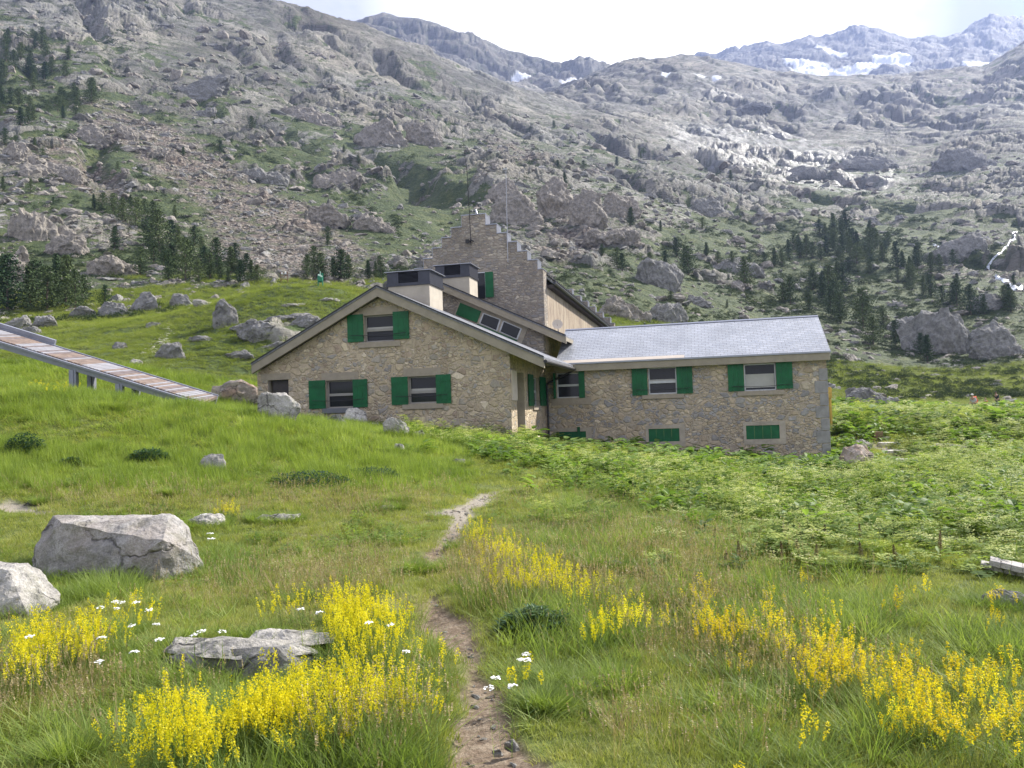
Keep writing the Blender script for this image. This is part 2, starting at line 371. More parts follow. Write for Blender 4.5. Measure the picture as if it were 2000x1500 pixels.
def terrace(z, x, y, s, seed, dip=.35, lo=.30, hi=.85):
    t_ = (z + dip*x + s*1.6*fbm(x/(s*5), y/(s*5), 3, seed)) / s
    f = np.floor(t_); r_ = t_ - f
    return s * (sstep(r_, lo, hi) - r_)
def far_detail(x, y, z, full=True):
    """returns dz, rock mask, scree mask, snow mask, wet mask"""
    px, py = project(x, y, z)
    share = mid_mask(px, py)
    knoll = (y < 76)
    out_r = np.exp(-(((px-560)/80)**2 + ((py-655)/38)**2)) + .7*np.exp(-(((px-330)/60)**2 + ((py-690)/22)**2)) + .6*np.exp(-(((px-440)/90)**2+((py-600)/14)**2))
    share = np.where(knoll, .16 + .75 * out_r, share)
    patch = fbm(x / 38, y / 38, 4, 21) * .6 + fbm(x / 9, y / 9, 3, 22) * .5
    cellr = blocks(x, y, 14, 23, .5, 1.7)[2] - .5
    m = (share - .5) * 1.5 + patch * 1.05 + cellr * .55
    m = np.where(knoll, (share - .5) * 1.6 + patch * .8, m)
    rock = sstep(m, .08, .30)
    # scree runs
    def ell(cx, cy, rx, ry, a=0):
        c, s_ = math.cos(a), math.sin(a); X = px-cx; Y_ = py-cy
        return np.exp(-(((X*c+Y_*s_)/rx)**2 + ((-X*s_+Y_*c)/ry)**2) * 1.2)
    scree = np.clip(ell(330, 300, 260, 55, .55) + ell(560, 480, 190, 95, .25) + ell(1110, 480, 75, 60) + ell(150, 330, 130, 40, .5) + .7*ell(1000, 300, 120, 30, .3), 0, 1)
    scree = sstep(scree + .3*patch, .35, .65) * (y > 90) * (y < 600)
    green = np.clip(ell(820, 405, 130, 38, .2) + .8*ell(1800, 415, 140, 22) + .7*ell(700, 262, 90, 14, .2), 0, 1)
    rock = rock * (1 - sstep(green, .35, .6) * (y < 500) * (y > 76))
    steep = sstep(y, 80, 130)
    wb = sstep(y, 500, 1000); wn = 1 - sstep(y, 700, 1100)
    rough = .24 + 1.1 * sstep(fbm(x/75, y/90, 3, 66), -.22, .25)
    b1, e1, r1 = blocks(x, y, 80, 31, .12, 3.2, rnd=9)
    b2, e2, r2 = blocks(x, y, 34, 32, .55, 1.9)
    b3, e3, r3 = blocks(x, y, 12, 33, .5, 1.7)
    b4, e4, r4 = blocks(x, y, 4.6, 34, .4, 1.5)
    b5, e5, r5 = blocks(x, y, 1.9, 35, .4, 1.4)
    far2 = sstep(y, 1300, 1500)
    rgn = 1 - np.abs(fbm((x*.9 + y*.5)/120, (y*.9 - x*.5)/300, 4, 46))*2.2
    dz = wb * (9 * b1 * (1 - far2) + 30 * b1 * far2) + steep * rock * (4.2 + 3*wb) * b2 * sstep(y, 130, 300)
    dz = dz + steep * (.35 + .65*rock) * (.6*terrace(z, x, y, 15, 47, .35, .1, .95) * sstep(y, 170, 300) + .55*terrace(z, x, y, 5.2, 48, -.15, .15, .9) + .45*terrace(z, x, y, 38, 49, .25, .1, .95) * sstep(y, 350, 700))
    dz = dz - 9 * sstep(y, 150, 300) * (1 - far2) * sstep(rgn, .72, 1.0)
    dz = dz + steep * rock * (2.6 + 1.5*wb) * b3 + rock * wn * steep * 1.6 * b4 + rock * wn * .8 * b5
    dz = dz * np.where(y > 1450, 1.0, rough)
    dz = dz + knoll * rock * (1.0 * b4 + .5*b3)
    dz = dz + (1 - rock) * steep * (.5 * fbm(x/6, y/6, 3, 41) + .35 * b5 * wn) + knoll * (.35 * fbm(x/4, y/4, 3, 42) + .10*b5)
    dz = dz + steep * (2.6 + 10 * wb) * fbm(x/60, y/60, 4, 43) + far2 * 26 * (fbm(x/150, y/150, 5, 44))
    jt = fbm(x/7, y/7, 3, 60)*.5
    crack = np.maximum.reduce([sstep(1-e3+jt*.3, .25, .7), .8*sstep(1-e4+jt*.3, .3, .8)*wn, sstep(1-e2+jt*.3, .35, .8)*.8*wb + 0*y, .7*sstep(1-e5, .4, .9)*(y < 260)])
    tone = (r3-.5)*.5 + (r4-.5)*.55*wn + (r2-.5)*.4*sstep(y, 250, 600) + fbm(x/25, y/25, 4, 63)*.7 + fbm(x/110, y/130, 3, 67)*.75 - .42*(y > 1500)  # last term darkens the distant peaks' rock for their shade and haze
    far_fade = np.where(y > 2350, .85, 1.0)
    sk = np.where((y > 700) & (y < 830), .5, 1.0)     # keep the skylines readable
    sk = np.where((y > 1100) & (y < 1400), .40, sk); sk = np.where((y > 1690) & (y < 1850), .35, sk)
    dz = dz * far_fade * sk
    # snow fields
    nz = patch * .5 + .5 * fbm(x/120, y/120, 4, 51)
    def blob(cx, cy, rx, ry, y0, y1, a=0):
        return ell(cx, cy, rx, ry, a) * (y > y0) * (y < y1)
    sn = blob(1590, 148, 75, 22, 2050, 3300) + blob(1735, 122, 60, 17, 2050, 3300, -.15) + blob(1660, 150, 110, 12, 2050, 3300, -.2) \
       + blob(1620, 102, 55, 9, 2300, 3300, .15) + blob(1915, 136, 70, 14, 2050, 3300) + blob(1560, 128, 40, 9, 2050, 3300) \
       + blob(1135, 164, 75, 13, 1400, 1760, -.1) + blob(1020, 158, 40, 7, 1400, 1760) \
       + blob(1300, 150, 20, 7, 900, 1400) + blob(1400, 152, 16, 6, 900, 1400) + 0 + blob(1365, 146, 26, 4, 900, 1400) + blob(1815, 160, 26, 5, 900, 1400)
    snow = sstep(sn + .5 * nz, .62, .72)
    wet = sstep(ell(1480, 290, 260, 50, .16) + .9*ell(1600, 335, 190, 46, .12) + .6*ell(1420, 190, 150, 22) + .3 * patch, .32, .75) * (y > 380) * rock
    return dz, rock, scree * (1 - snow), snow, wet, crack, tone

# --- path polyline on the near ground
def ground_hit(px, py, y0=2.0, y1=70.0):
    d = ray(px, py); d = d / d.y
    Y = np.geomspace(y0, y1, 1500)
    X = EYE.x + d.x * Y; Z = EYE.z + d.z * Y
    g = base_z(X, Y) + near_detail(X, Y)
    k = np.nonzero(Z <= g)[0]
    i = k[0] if len(k) else len(Y) - 1
    return Vector((X[i], Y[i], g[i]))
def gz(x, y):
    x = np.asarray(x, float); y = np.asarray(y, float)
    r = base_z(x, y)
    if r.ndim == 0:
        if y < 42: return float(r + near_detail(x.reshape(1), y.reshape(1))[0])
        return float(r + far_detail(x.reshape(1), y.reshape(1), r.reshape(1))[0][0])
    return r + np.where(y < 42, near_detail(x, y), 0.0)

PATH = [(1000, 1560, .22), (968, 1480, .20), (945, 1400, .15), (935, 1330, .07), (915, 1265, .11), (885, 1222, .19), (860, 1195, .08), (832, 1150, .03), (836, 1112, .08), (852, 1085, .12), (872, 1062, .13), (888, 1040, .15), (898, 1018, .17), (914, 996, .19), (938, 978, .22), (965, 964, .18), (1000, 955, .04)]
PP = [(ground_hit(a, b), w) for a, b, w in PATH]
PATH2 = [(845, 1003, .10), (880, 998, .16), (915, 990, .22)]
PP2 = [(ground_hit(a, b), w) for a, b, w in PATH2]
PATH3 = [(1130, 962, .04), (1180, 985, .17), (1240, 1002, .2), (1300, 1018, .17), (1350, 1030, .03)]
PP3 = [(ground_hit(a, b), w) for a, b, w in PATH3]
PATH4 = [(1700, 862, .25), (1735, 880, .35), (1752, 900, .45), (1765, 915, .5)]
PP4 = [(ground_hit(a, b), w) for a, b, w in PATH4]
PATH5 = [(-30, 985, .25), (40, 990, .4), (90, 1002, .05)]
PP5 = [(ground_hit(a, b), w) for a, b, w in PATH5]
def polydist(x, y, P):
    best = np.full(np.shape(x), -9.0)
    for (a, wa), (b, wb) in zip(P[:-1], P[1:]):
        dx, dy = b.x-a.x, b.y-a.y
        t_ = np.clip(((x-a.x)*dx+(y-a.y)*dy)/(dx*dx+dy*dy+1e-9), 0, 1)
        d = np.hypot(x-a.x-t_*dx, y-a.y-t_*dy)
        best = np.maximum(best, (wa+(wb-wa)*t_) - d)
    return best        # positive inside
def earth_mask(x, y):
    n = fbm(x/.5, y/.5, 3, 61)*.16 + fbm(x/.15, y/.15, 2, 62)*.05
    d = np.maximum.reduce([polydist(x, y, PP), polydist(x, y, PP2), polydist(x, y, PP3), polydist(x, y, PP4), polydist(x, y, PP5) - .05 + .25*fbm(x/.3, y/.3, 2, 64)])
    return sstep(d + n, -.04, .07)

# --- terrain materials
def rock_colour(t, p, warm=None):
    n1 = t.noise(p, 0.05, 6, 0.7); n2 = t.noise(p, 0.9, 6, 0.7); n3 = t.noise(p, 7.0, 5, 0.7)
    c = t.ramp(n1, [(0.3, (.15, .15, .153)), (0.5, (.235, .228, .215)), (0.7, (.34, .325, .295))])
    c = t.mix(t.mapr(n2, .35, .65), c, t.mix(1.0, c, (.66, .66, .68, 1), 'MULTIPLY'))
    c = t.mix(1.0, c, t.ramp(n3, [(0.3, .72), (0.7, 1.22)]), 'MULTIPLY')
    return c
mMount, t, out = material("mountain_ground")
p = t.add('ShaderNodeNewGeometry', out=None).outputs['Position']
rk = t.attr('rock'); sc = t.attr('scree'); sn = t.attr('snow'); wt = t.attr('wet')
rc = rock_colour(t, p)
rc = t.mix(t.mapr(t.noise(p, .012, 3), .4, .65, 0, .5), rc, (.27, .235, .19, 1))
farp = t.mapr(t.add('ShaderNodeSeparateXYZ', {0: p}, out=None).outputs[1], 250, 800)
rc = t.mix(t.math('MULTIPLY', farp, .55), rc, t.mix(1.0, rc, (1.12, 1.12, 1.12, 1), 'MULTIPLY'))  # far rock lightened with distance, painting in the pale haze veil
vor = t.add('ShaderNodeTexVoronoi', {'Vector': p, 'Scale': 1.1}, out=None)
scc = t.mix(1.0, t.mix(t.add('ShaderNodeSeparateColor', {0: vor.outputs['Color']}), (.17, .135, .105, 1), (.36, .30, .245, 1)), t.ramp(vor.outputs['Distance'], [(0.2, 1.1), (0.75, .35)]), 'MULTIPLY')
rc = t.mix(1.0, rc, t.mapr(t.attr('tone'), -.45, .5, .62, 1.5), 'MULTIPLY')
rc = t.mix(1.0, rc, (.92, .92, .84, 1), 'MULTIPLY')
gn = t.noise(p, .25, 5, .7); gn2 = t.noise(p, 3.0, 4, .7)
gc = t.ramp(gn, [(0.3, (.035, .052, .018)), (0.5, (.068, .096, .028)), (0.68, (.13, .145, .048))])
gc = t.mix(1.0, gc, t.ramp(gn2, [(0.35, .55), (0.65, 1.4)]), 'MULTIPLY')
nz_ = t.add('ShaderNodeSeparateXYZ', {0: t.add('ShaderNodeNewGeometry', out=None).outputs['True Normal']}, out=None).outputs[2]
ledge = t.mapr(nz_, .66, .92, .22, -.90)
ledge = t.math('MULTIPLY', ledge, t.mapr(farp, 0, 1, 1.0, .45))
fine = t.math('ADD', t.math('ADD', rk, ledge), t.mapr(t.noise(p, .5, 6, .75), .3, .7, -.38, .38))
ck = t.math('MULTIPLY', t.attr('crack'), t.mapr(t.noise(p, .35, 4, .7), .3, .6, .35, 1.0))
rc = t.mix(ck, rc, t.mix(.5, gc, (.035, .036, .030, 1)))
c = t.mix(t.mapr(fine, .42, .58), gc, rc)
c = t.mix(t.math('MULTIPLY', sc, t.mapr(t.noise(p, .15, 4, .7), .38, .55)), c, scc)
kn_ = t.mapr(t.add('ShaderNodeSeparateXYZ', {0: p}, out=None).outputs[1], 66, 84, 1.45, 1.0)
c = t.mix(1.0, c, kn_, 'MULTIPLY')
c = t.mix(sn, c, (.82, .84, .87, 1))
streak = t.mapr(t.noise(t.vmath('MULTIPLY', p, (.05, .012, .012)), 6, 4, .7), .40, .56)
wets = t.math('MULTIPLY', wt, streak)
rough = t.mapr(wets, 0, 1, .75, .44)
rc = rc
hb = t.math('ADD', t.noise(p, .8, 8, .7), t.math('MULTIPLY', vor.outputs['Distance'], -.35))
slb = t.noise(t.vmath('MULTIPLY', t.vmath('ADD', p, t.vmath('SCALE', t.noise(p, .05, 3, out=1), 8.0)), (.10, .10, .62)), 1.0, 8, .72)
nb = t.bump(t.math('ADD', hb, t.math('MULTIPLY', slb, 1.6)), .75, 1.6)
spec = t.mapr(wets, 0, 1, .25, .85)
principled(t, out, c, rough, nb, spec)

mGround, t, out = material("meadow_ground")
p = t.add('ShaderNodeNewGeometry', out=None).outputs['Position']
ea = t.attr('earth'); dr = t.attr('dry')
n1 = t.noise(p, .8, 5, .7); n2 = t.noise(p, 14, 6, .75); n3 = t.noise(p, 60, 4, .7)
gc = t.ramp(n2, [(0.3, (.035, .055, .014)), (0.5, (.12, .15, .034)), (0.7, (.21, .22, .065))])
gc = t.mix(t.math('MULTIPLY', dr, t.mapr(n1, .35, .6)), gc, (.24, .20, .10, 1))
ec = t.ramp(n2, [(0.3, (.11, .075, .05)), (0.5, (.20, .15, .105)), (0.7, (.33, .27, .20))])
ec = t.mix(1.0, ec, t.ramp(n3, [(0.3, .7), (0.7, 1.3)]), 'MULTIPLY')
ec = t.mix(t.attr('pale'), ec, t.mix(1.0, (.34, .30, .24, 1), t.ramp(n3, [(0.3, .7), (0.7, 1.2)]), 'MULTIPLY'))
c = t.mix(ea, gc, ec)
nb = t.bump(t.math('ADD', n2, t.math('MULTIPLY', n3, .5)), .7, .03)
principled(t, out, c, .9, nb, .2)

def grid_faces(nr, nc):
    i = np.arange((nr-1)*(nc-1)); r = i // (nc-1); c_ = i % (nc-1)
    a = r*nc + c_
    return np.stack([a, a+1, a+nc+1, a+nc], 1)

# near ground (fan that starts behind the viewpoint)
NC = 620
uu = np.linspace(-1.25, 1.25, NC)
YR = np.concatenate([np.geomspace(1.2, 42.0, 620)])
Ug, Yg = np.meshgrid(uu, YR)
Xg = Ug * Yg
Zg = base_z(Xg, Yg) + near_detail(Xg, Yg)
em = earth_mask(Xg, Yg)
Zg = Zg - em * .035
dry = np.clip(sstep(fbm(Xg/2.5, Yg/2.5, 3, 71), -.05, .3) * (1 - sstep(Yg, 11, 16)), 0, 1)
pale = sstep(Yg, 9.5, 12.5)
me = npmesh("ground", np.stack([Xg, Yg, Zg], -1).reshape(-1, 3), grid_faces(*Xg.shape), mGround, True,
            dict(earth=em.ravel(), dry=dry.ravel(), pale=pale.ravel()))
link("ground", me, kind='structure', label='grassy meadow ground crossed by a thin bare earth footpath')
# plain turf behind and beside the viewpoint
gx = np.linspace(-60, 60, 61); gy = np.linspace(-60, 1.25, 40)
A, B = np.meshgrid(gx, gy)
me = npmesh("ground_behind", np.stack([A, B, np.full(A.shape, -.02)], -1).reshape(-1, 3), grid_faces(*A.shape), mGround, True)
link("ground_behind", me, kind='structure')

# hillside and peaks
core = np.linspace(-.70, .70, 1350)
side = np.linspace(.70, 1.28, 60)[1:]
uu = np.concatenate([-side[::-1], core, side])
def rows(a, b, n): return np.geomspace(a, b, n, endpoint=False)
YR = np.concatenate([rows(42, 80, 150), rows(80, 320, 520), rows(320, 860, 330), rows(860, 1420, 190), rows(1420, 1460, 6), rows(1460, 1800, 70), rows(1800, 2100, 10), rows(2100, 2900, 110), np.array([2900, 3000, 3290])])
Ug, Yg = np.meshgrid(uu, YR)
Xg = (Ug * Yg).astype(np.float64)
Zg = base_z(Xg, Yg)
sh = Xg.shape
dz, rock, scree, snow, wet, crack, tone = far_detail(Xg.ravel(), Yg.ravel(), Zg.ravel())
seam = sstep(Yg.ravel(), 42, 47)
Zf = Zg.ravel() + dz * seam
HZ = Zf.reshape(sh)
V3 = np.stack([Xg.ravel(), Yg.ravel(), Zf], -1)
FC = grid_faces(*sh)
rowsplit = int(np.searchsorted(YR, 1440))
fr = FC[: rowsplit*(sh[1]-1)]
nv = (rowsplit+1)*sh[1]
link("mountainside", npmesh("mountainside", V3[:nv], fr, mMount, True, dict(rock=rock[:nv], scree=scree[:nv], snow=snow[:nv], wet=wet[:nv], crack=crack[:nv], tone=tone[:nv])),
     kind='structure', label='steep granite mountainside with grass ledges, slabs and scree')
o0 = rowsplit*sh[1]
link("distant_peaks", npmesh("distant_peaks", V3[o0:], FC[rowsplit*(sh[1]-1):] - o0, mMount, True, dict(rock=rock[o0:], scree=scree[o0:], snow=snow[o0:], wet=wet[o0:], crack=crack[o0:], tone=tone[o0:])),
     kind='structure', label='hazy blue rocky peaks with snow fields')
ROCKG = rock.reshape(sh); SCREEG = scree.reshape(sh)
def surf(x, y):
    """height of the built hillside (bilinear in the fan grid)"""
    x = np.asarray(x, float); y = np.asarray(y, float)
    u = x / y
    j = np.clip(np.searchsorted(uu, u) - 1, 0, sh[1]-2); i = np.clip(np.searchsorted(YR, y) - 1, 0, sh[0]-2)
    fu = (u - uu[j]) / (uu[j+1]-uu[j]); fy = (y - YR[i]) / (YR[i+1]-YR[i])
    return (HZ[i, j]*(1-fu)+HZ[i, j+1]*fu)*(1-fy) + (HZ[i+1, j]*(1-fu)+HZ[i+1, j+1]*fu)*fy
def surf_hit(px, py, y0=43.0, y1=2900.0):
    """first point of the hillside seen through a photo pixel"""
    d = ray(px, py); d = d / d.y
    Y = np.geomspace(y0, y1, 3000)
    g = surf(d.x * Y, Y); Z = EYE.z + d.z * Y
    k = np.nonzero(Z <= g)[0]
    i = k[0] if len(k) else len(Y)-1
    return Vector((d.x * Y[i], Y[i], g[i]))
# ================================================================== BUILDING
YAW = R(13.0)
AX = Vector((math.cos(YAW), -math.sin(YAW), 0)); BX = Vector((math.sin(YAW), math.cos(YAW), 0))
ORG = Vector((0.0, 30.0, 0)); ZB = -1.3
ORG.x = at(998, 780, 30).x
def front(px, py, d):
    """photo pixel -> (s, z) on the plane d metres behind the gable front"""
    r = ray(px, py); o = EYE - ORG
    k = (d - o.dot(BX)) / r.dot(BX); q = o + r * k
    return q.dot(AX), q.z - ZB
def sideq(px, py, s):
    r = ray(px, py); o = EYE - ORG
    k = (s - o.dot(AX)) / r.dot(AX); q = o + r * k
    return q.dot(BX), q.z - ZB
def G(x, y):          # ground height at local (s,d), in building z
    q = ORG + AX * x + BX * y
    return float(base_z(q.x, q.y)) - ZB

def stone_mat(name, scale, flat, tones, mortar, edge=.055, bump=.9, warp=.3):
    m, t, out = material(name)
    p = t.add('ShaderNodeTexCoord', out=None).outputs['Object']
    w = t.noise(p, 1.6, 3, .6, out=1)
    p2 = t.vmath('ADD', p, t.vmath('SCALE', t.vmath('SUBTRACT', w, (.5, .5, .5)), warp))
    p2 = t.vmath('MULTIPLY', p2, (1, 1, flat))
    def cells(sc, off):
        q = t.vmath('ADD', p2, off)
        a = t.add('ShaderNodeTexVoronoi', {'Vector': q, 'Scale': sc, 'Randomness': .92}, out=None)
        b = t.add('ShaderNodeTexVoronoi', {'Vector': q, 'Scale': sc, 'Randomness': .92}, out=None, feature='DISTANCE_TO_EDGE')
        return a.outputs['Color'], b.outputs['Distance']
    c1, d1 = cells(scale, (0, 0, 0)); c2, d2 = cells(scale * 1.9, (5, 3, 1))
    sel = t.mapr(t.noise(t.vmath('MULTIPLY', p, (1, 1, 1.6)), 1.1, 2), .50, .54)
    cc = t.mix(sel, c1, c2); dd = t.math('ADD', t.math('MULTIPLY', d1, t.math('SUBTRACT', 1.0, sel)), t.math('MULTIPLY', d2, t.math('MULTIPLY', sel, 1.0)))
    sc_ = t.add('ShaderNodeSeparateColor', {0: cc}, out=None)
    col = t.mix(1.0, t.ramp(sc_.outputs[0], tones, 'CONSTANT'), (1.16, 1.10, 1.00, 1), 'MULTIPLY')
    col = t.mix(1.0, col, t.ramp(sc_.outputs[1], [(0, .86), (1, 1.16)]), 'MULTIPLY')
    col = t.mix(1.0, col, t.ramp(t.noise(p, 9, 5, .75), [(0.3, .74), (0.7, 1.24)]), 'MULTIPLY')
    fn = t.math('ADD', dd, t.mapr(t.noise(p, 14, 3, .6), .3, .7, -.03, .03))
    mo = t.mix(1.0, t.mix(1.0, mortar, (1.18, 1.12, 1.02, 1), 'MULTIPLY'), t.ramp(t.noise(p, 20, 4, .7), [(0.3, .75), (0.7, 1.2)]), 'MULTIPLY')
    # the mortar spreads over some of the stones
    smear = t.mapr(t.noise(p, 2.3, 4, .6), .42, .60, .0, .085)
    mk = t.math('SUBTRACT', fn, smear)
    gapm = t.mapr(mk, edge * .35, edge)
    col = t.mix(gapm, mo, col)
    line = t.mapr(t.math('ABSOLUTE', t.math('SUBTRACT', mk, edge * .7)), 0.0, .014, .88, 1.0)  # thin dark outline, a painted shadow line round the stones
    col = t.mix(1.0, col, line, 'MULTIPLY')
    stain = t.ramp(t.noise(t.vmath('MULTIPLY', p, (1, 1, .35)), .9, 4, .6), [(.3, .86), (.7, 1.1)])
    col = t.mix(1.0, col, stain, 'MULTIPLY')
    h = t.math('ADD', t.mapr(mk, 0.0, .12), t.math('MULTIPLY', t.noise(p, 11, 5, .7), .5))
    principled(t, out, col, .88, t.bump(h, bump, .035), .2)
    return m
BEIGE = [(0, (.46, .395, .30)), (.18, (.40, .34, .265)), (.34, (.36, .335, .30)), (.48, (.50, .44, .34)), (.60, (.36, .295, .24)), (.72, (.43, .375, .30)), (.83, (.31, .30, .30)), (.93, (.56, .50, .41))]
GREYS = [(0, (.30, .28, .255)), (.2, (.25, .24, .235)), (.4, (.34, .315, .28)), (.55, (.24, .235, .24)), (.72, (.295, .27, .245)), (.88, (.41, .375, .33))]
mStone = stone_mat("beige_rubble_stone", 3.0, 1.4, BEIGE, (.43, .37, .29, 1))
mStoneW = stone_mat("mixed_rubble_stone", 2.8, 1.6, BEIGE[:2] + [(.36, (.32, .315, .32)), (.5, (.45, .39, .31)), (.62, (.35, .31, .265)), (.74, (.285, .285, .30)), (.9, (.50, .45, .37))], (.38, .335, .275, 1))
mStoneT = stone_mat("grey_flat_rubble", 3.0, 2.3, GREYS, (.27, .24, .215, 1), warp=.22)
mStoneS = stone_mat("warm_rubble_stone", 4.0, 1.5, BEIGE, (.46, .39, .30, 1))
mRender = plain("cement_render", (.40, .35, .28, 1), .85, .22, 2.0, bump=.4)
mCream = plain("chimney_render", (.46, .41, .33, 1), .85, .12, 1.6, bump=.3)
mFascia = plain("fascia_concrete", (.31, .27, .205, 1), .8, .14, 2.5, bump=.3)
mSill = plain("sill_stone", (.34, .29, .225, 1), .85, .12, 5, bump=.3)
mSillG = plain("grey_sill_stone", (.17, .175, .19, 1), .8, .12, 5, bump=.3)
mQuoin = plain("grey_quoin_stone", (.29, .28, .27, 1), .85, .22, 3, bump=.5)
mGreen = plain("green_shutter_paint", (.005, .105, .034, 1), .5, .30, 2.0, spec=.35)
mGreenL = plain("pale_green_paint", (.03, .16, .09, 1), .5, .12, 2.0)
mIron = plain("dark_iron", (.03, .028, .028, 1), .5, .2, 5)
mFrame = plain("aluminium_frame", (.50, .51, .52, 1), .4, .08, 5, metal=.3)
mFrameT = plain("taupe_frame", (.30, .285, .26, 1), .5, .08, 5)
mDark = plain("louvre_shade", (.012, .012, .013, 1), .9, .2, 3)
mBlind = plain("window_blind", (.42, .41, .38, 1), .7, .06, 5)
mZinc = plain("dark_zinc", (.055, .058, .072, 1), .38, .2, 3, metal=.5)
mZincL = plain("light_zinc", (.33, .34, .38, 1), .38, .1, 3, metal=.6)
mDoor = plain("dark_door_wood", (.05, .042, .042, 1), .6, .2, 6)
mPanel = plain("pale_dressed_stone", (.58, .50, .41, 1), .8, .06, 4)
mBlack = plain("bitumen_edge", (.025, .026, .03, 1), .55, .2, 4)
m, t, out = material("window_glass"); mGlass = m
principled(t, out, (.022, .024, .028, 1), .08, None, .3)

def slate_mat(name, c1, c2, sw, sh_, rough=.42, ax=(1, 0), ay=(0, 1, 0)):
    m, t, out = material(name)
    p = t.add('ShaderNodeTexCoord', out=None).outputs['Object']
    s3 = t.add('ShaderNodeSeparateXYZ', {0: p}, out=None)
    a = s3.outputs[0] if ax[0] else s3.outputs[1]
    b = s3.outputs[1] if ax[0] else s3.outputs[0]
    v = t.add('ShaderNodeCombineXYZ', {0: a, 1: b, 2: 0.0})
    br = t.add('ShaderNodeTexBrick', {'Vector': v, 'Color1': (0, 0, 0, 1), 'Color2': (1, 1, 1, 1), 'Mortar': (.5, .5, .5, 1), 'Scale': 1.0, 'Mortar Size': .008, 'Mortar Smooth': .3, 'Bias': 0.0, 'Brick Width': sw, 'Row Height': sh_}, out=None)
    br.offset = .5
    cell = t.add('ShaderNodeSeparateColor', {0: br.outputs['Color']}, out=None).outputs[0]
    col = t.mix(cell, c1, c2)
    col = t.mix(1.0, col, t.ramp(t.noise(p, .7, 4, .6), [(.3, .85), (.7, 1.15)]), 'MULTIPLY')
    col = t.mix(1.0, col, t.ramp(t.noise(p, 12, 4, .7), [(.3, .85), (.7, 1.15)]), 'MULTIPLY')
    col = t.mix(br.outputs['Fac'], col, (.05, .052, .06, 1))
    # each row overlaps the one below
    saw = t.math('FRACT', t.math('DIVIDE', b, sh_))
    h = t.math('ADD', t.math('MULTIPLY', saw, -.6), t.math('ADD', t.math('MULTIPLY', cell, .5), t.math('MULTIPLY', br.outputs['Fac'], -.6)))
    principled(t, out, col, t.mapr(cell, 0, 1, rough, rough + .16), t.bump(h, .65, .02), .55)
    return m
mSlate = slate_mat("silver_slate", (.31, .325, .355, 1), (.385, .40, .435, 1), .30, .155, .36)
mSlateD = slate_mat("dark_slate", (.13, .135, .15, 1), (.20, .205, .225, 1), .30, .2, .45, ax=(0, 1))

def wall_mesh(mb, a0, a1, zb, top, holes, d0, d1, axis='y', mi=0, mi_in=1):
    """slab wall between d0 (outer) and d1; top(a) gives the upper edge; holes (a0,a1,z0,z1)"""
    kinks = [k for k in getattr(top, 'kinks', []) if a0 < k < a1]
    xs = sorted(set([a0, a1] + kinks + [h[0] for h in holes] + [h[1] for h in holes]))
    P = (lambda a, d, z: (a, d, z)) if axis == 'y' else (lambda a, d, z: (d, a, z))
    for x0, x1 in zip(xs[:-1], xs[1:]):
        hs = sorted([h for h in holes if h[0] <= x0 + 1e-6 and h[1] >= x1 - 1e-6], key=lambda h: h[2])
        z = zb; segs = []
        for h in hs:
            segs.append(((z, z), (h[2], h[2]))); z = h[3]
        segs.append(((z, z), (top(x0 + 1e-5), top(x1 - 1e-5))))
        for (b0, b1), (t0, t1) in segs:
            for d in (d0, d1):
                mb.add([P(x0, d, b0), P(x1, d, b1), P(x1, d, t1), P(x0, d, t0)], [(0, 1, 2, 3)], mi)
        mb.add([P(x0, d0, top(x0+1e-5)), P(x1, d0, top(x1-1e-5)), P(x1, d1, top(x1-1e-5)), P(x0, d1, top(x0+1e-5))], [(0, 1, 2, 3)], mi)
    for h in holes:
        x0, x1, z0, z1 = h[:4]
        for q in ([(x0, z0), (x1, z0)], [(x1, z0), (x1, z1)], [(x1, z1), (x0, z1)], [(x0, z1), (x0, z0)]):
            (p0, r0), (p1, r1) = q
            mb.add([P(p0, d0, r0), P(p1, d0, r1), P(p1, d1, r1), P(p0, d1, r0)], [(0, 1, 2, 3)], mi_in)
    for a in (a0, a1):
        mb.add([P(a, d0, zb), P(a, d1, zb), P(a, d1, top(a + (1e-5 if a == a0 else -1e-5))), P(a, d0, top(a + (1e-5 if a == a0 else -1e-5)))], [(0, 1, 2, 3)], mi)
def flat_build(mb, name, mats, parent, **kw):
    me = bpy.data.meshes.new(name); me.from_pydata(mb.v, [], mb.f)
    for m in mats: me.materials.append(m)
    me.polygons.foreach_set('material_index', mb.mi); me.update()
    return link(name, me, parent, **kw)

refuge = empty("mountain_refuge", (ORG.x, ORG.y, ZB), -YAW,
               label='large stone mountain refuge with green shutters, stepped gable tower and long slate-roofed wing', cat='refuge building')

def rect(d, pts):
    """axis-aligned rectangle on the front plane d from photo pixels"""
    q = [front(px, py, d) for px, py in pts]
    ss = sorted(a for a, b in q); zz_ = sorted(b for a, b in q); n = len(q) // 2
    return sum(ss[:n])/n, sum(ss[n:])/n, sum(zz_[:n])/n, sum(zz_[n:])/n
def box4(x0, y0, x1, y1, sl=-.05):
    """the four corners of a window seen with the photo's slope"""
    dx = x1 - x0
    return [(x0, y0), (x1, y0 + sl*dx), (x0+1, y1), (x1+1, y1 + sl*dx)]

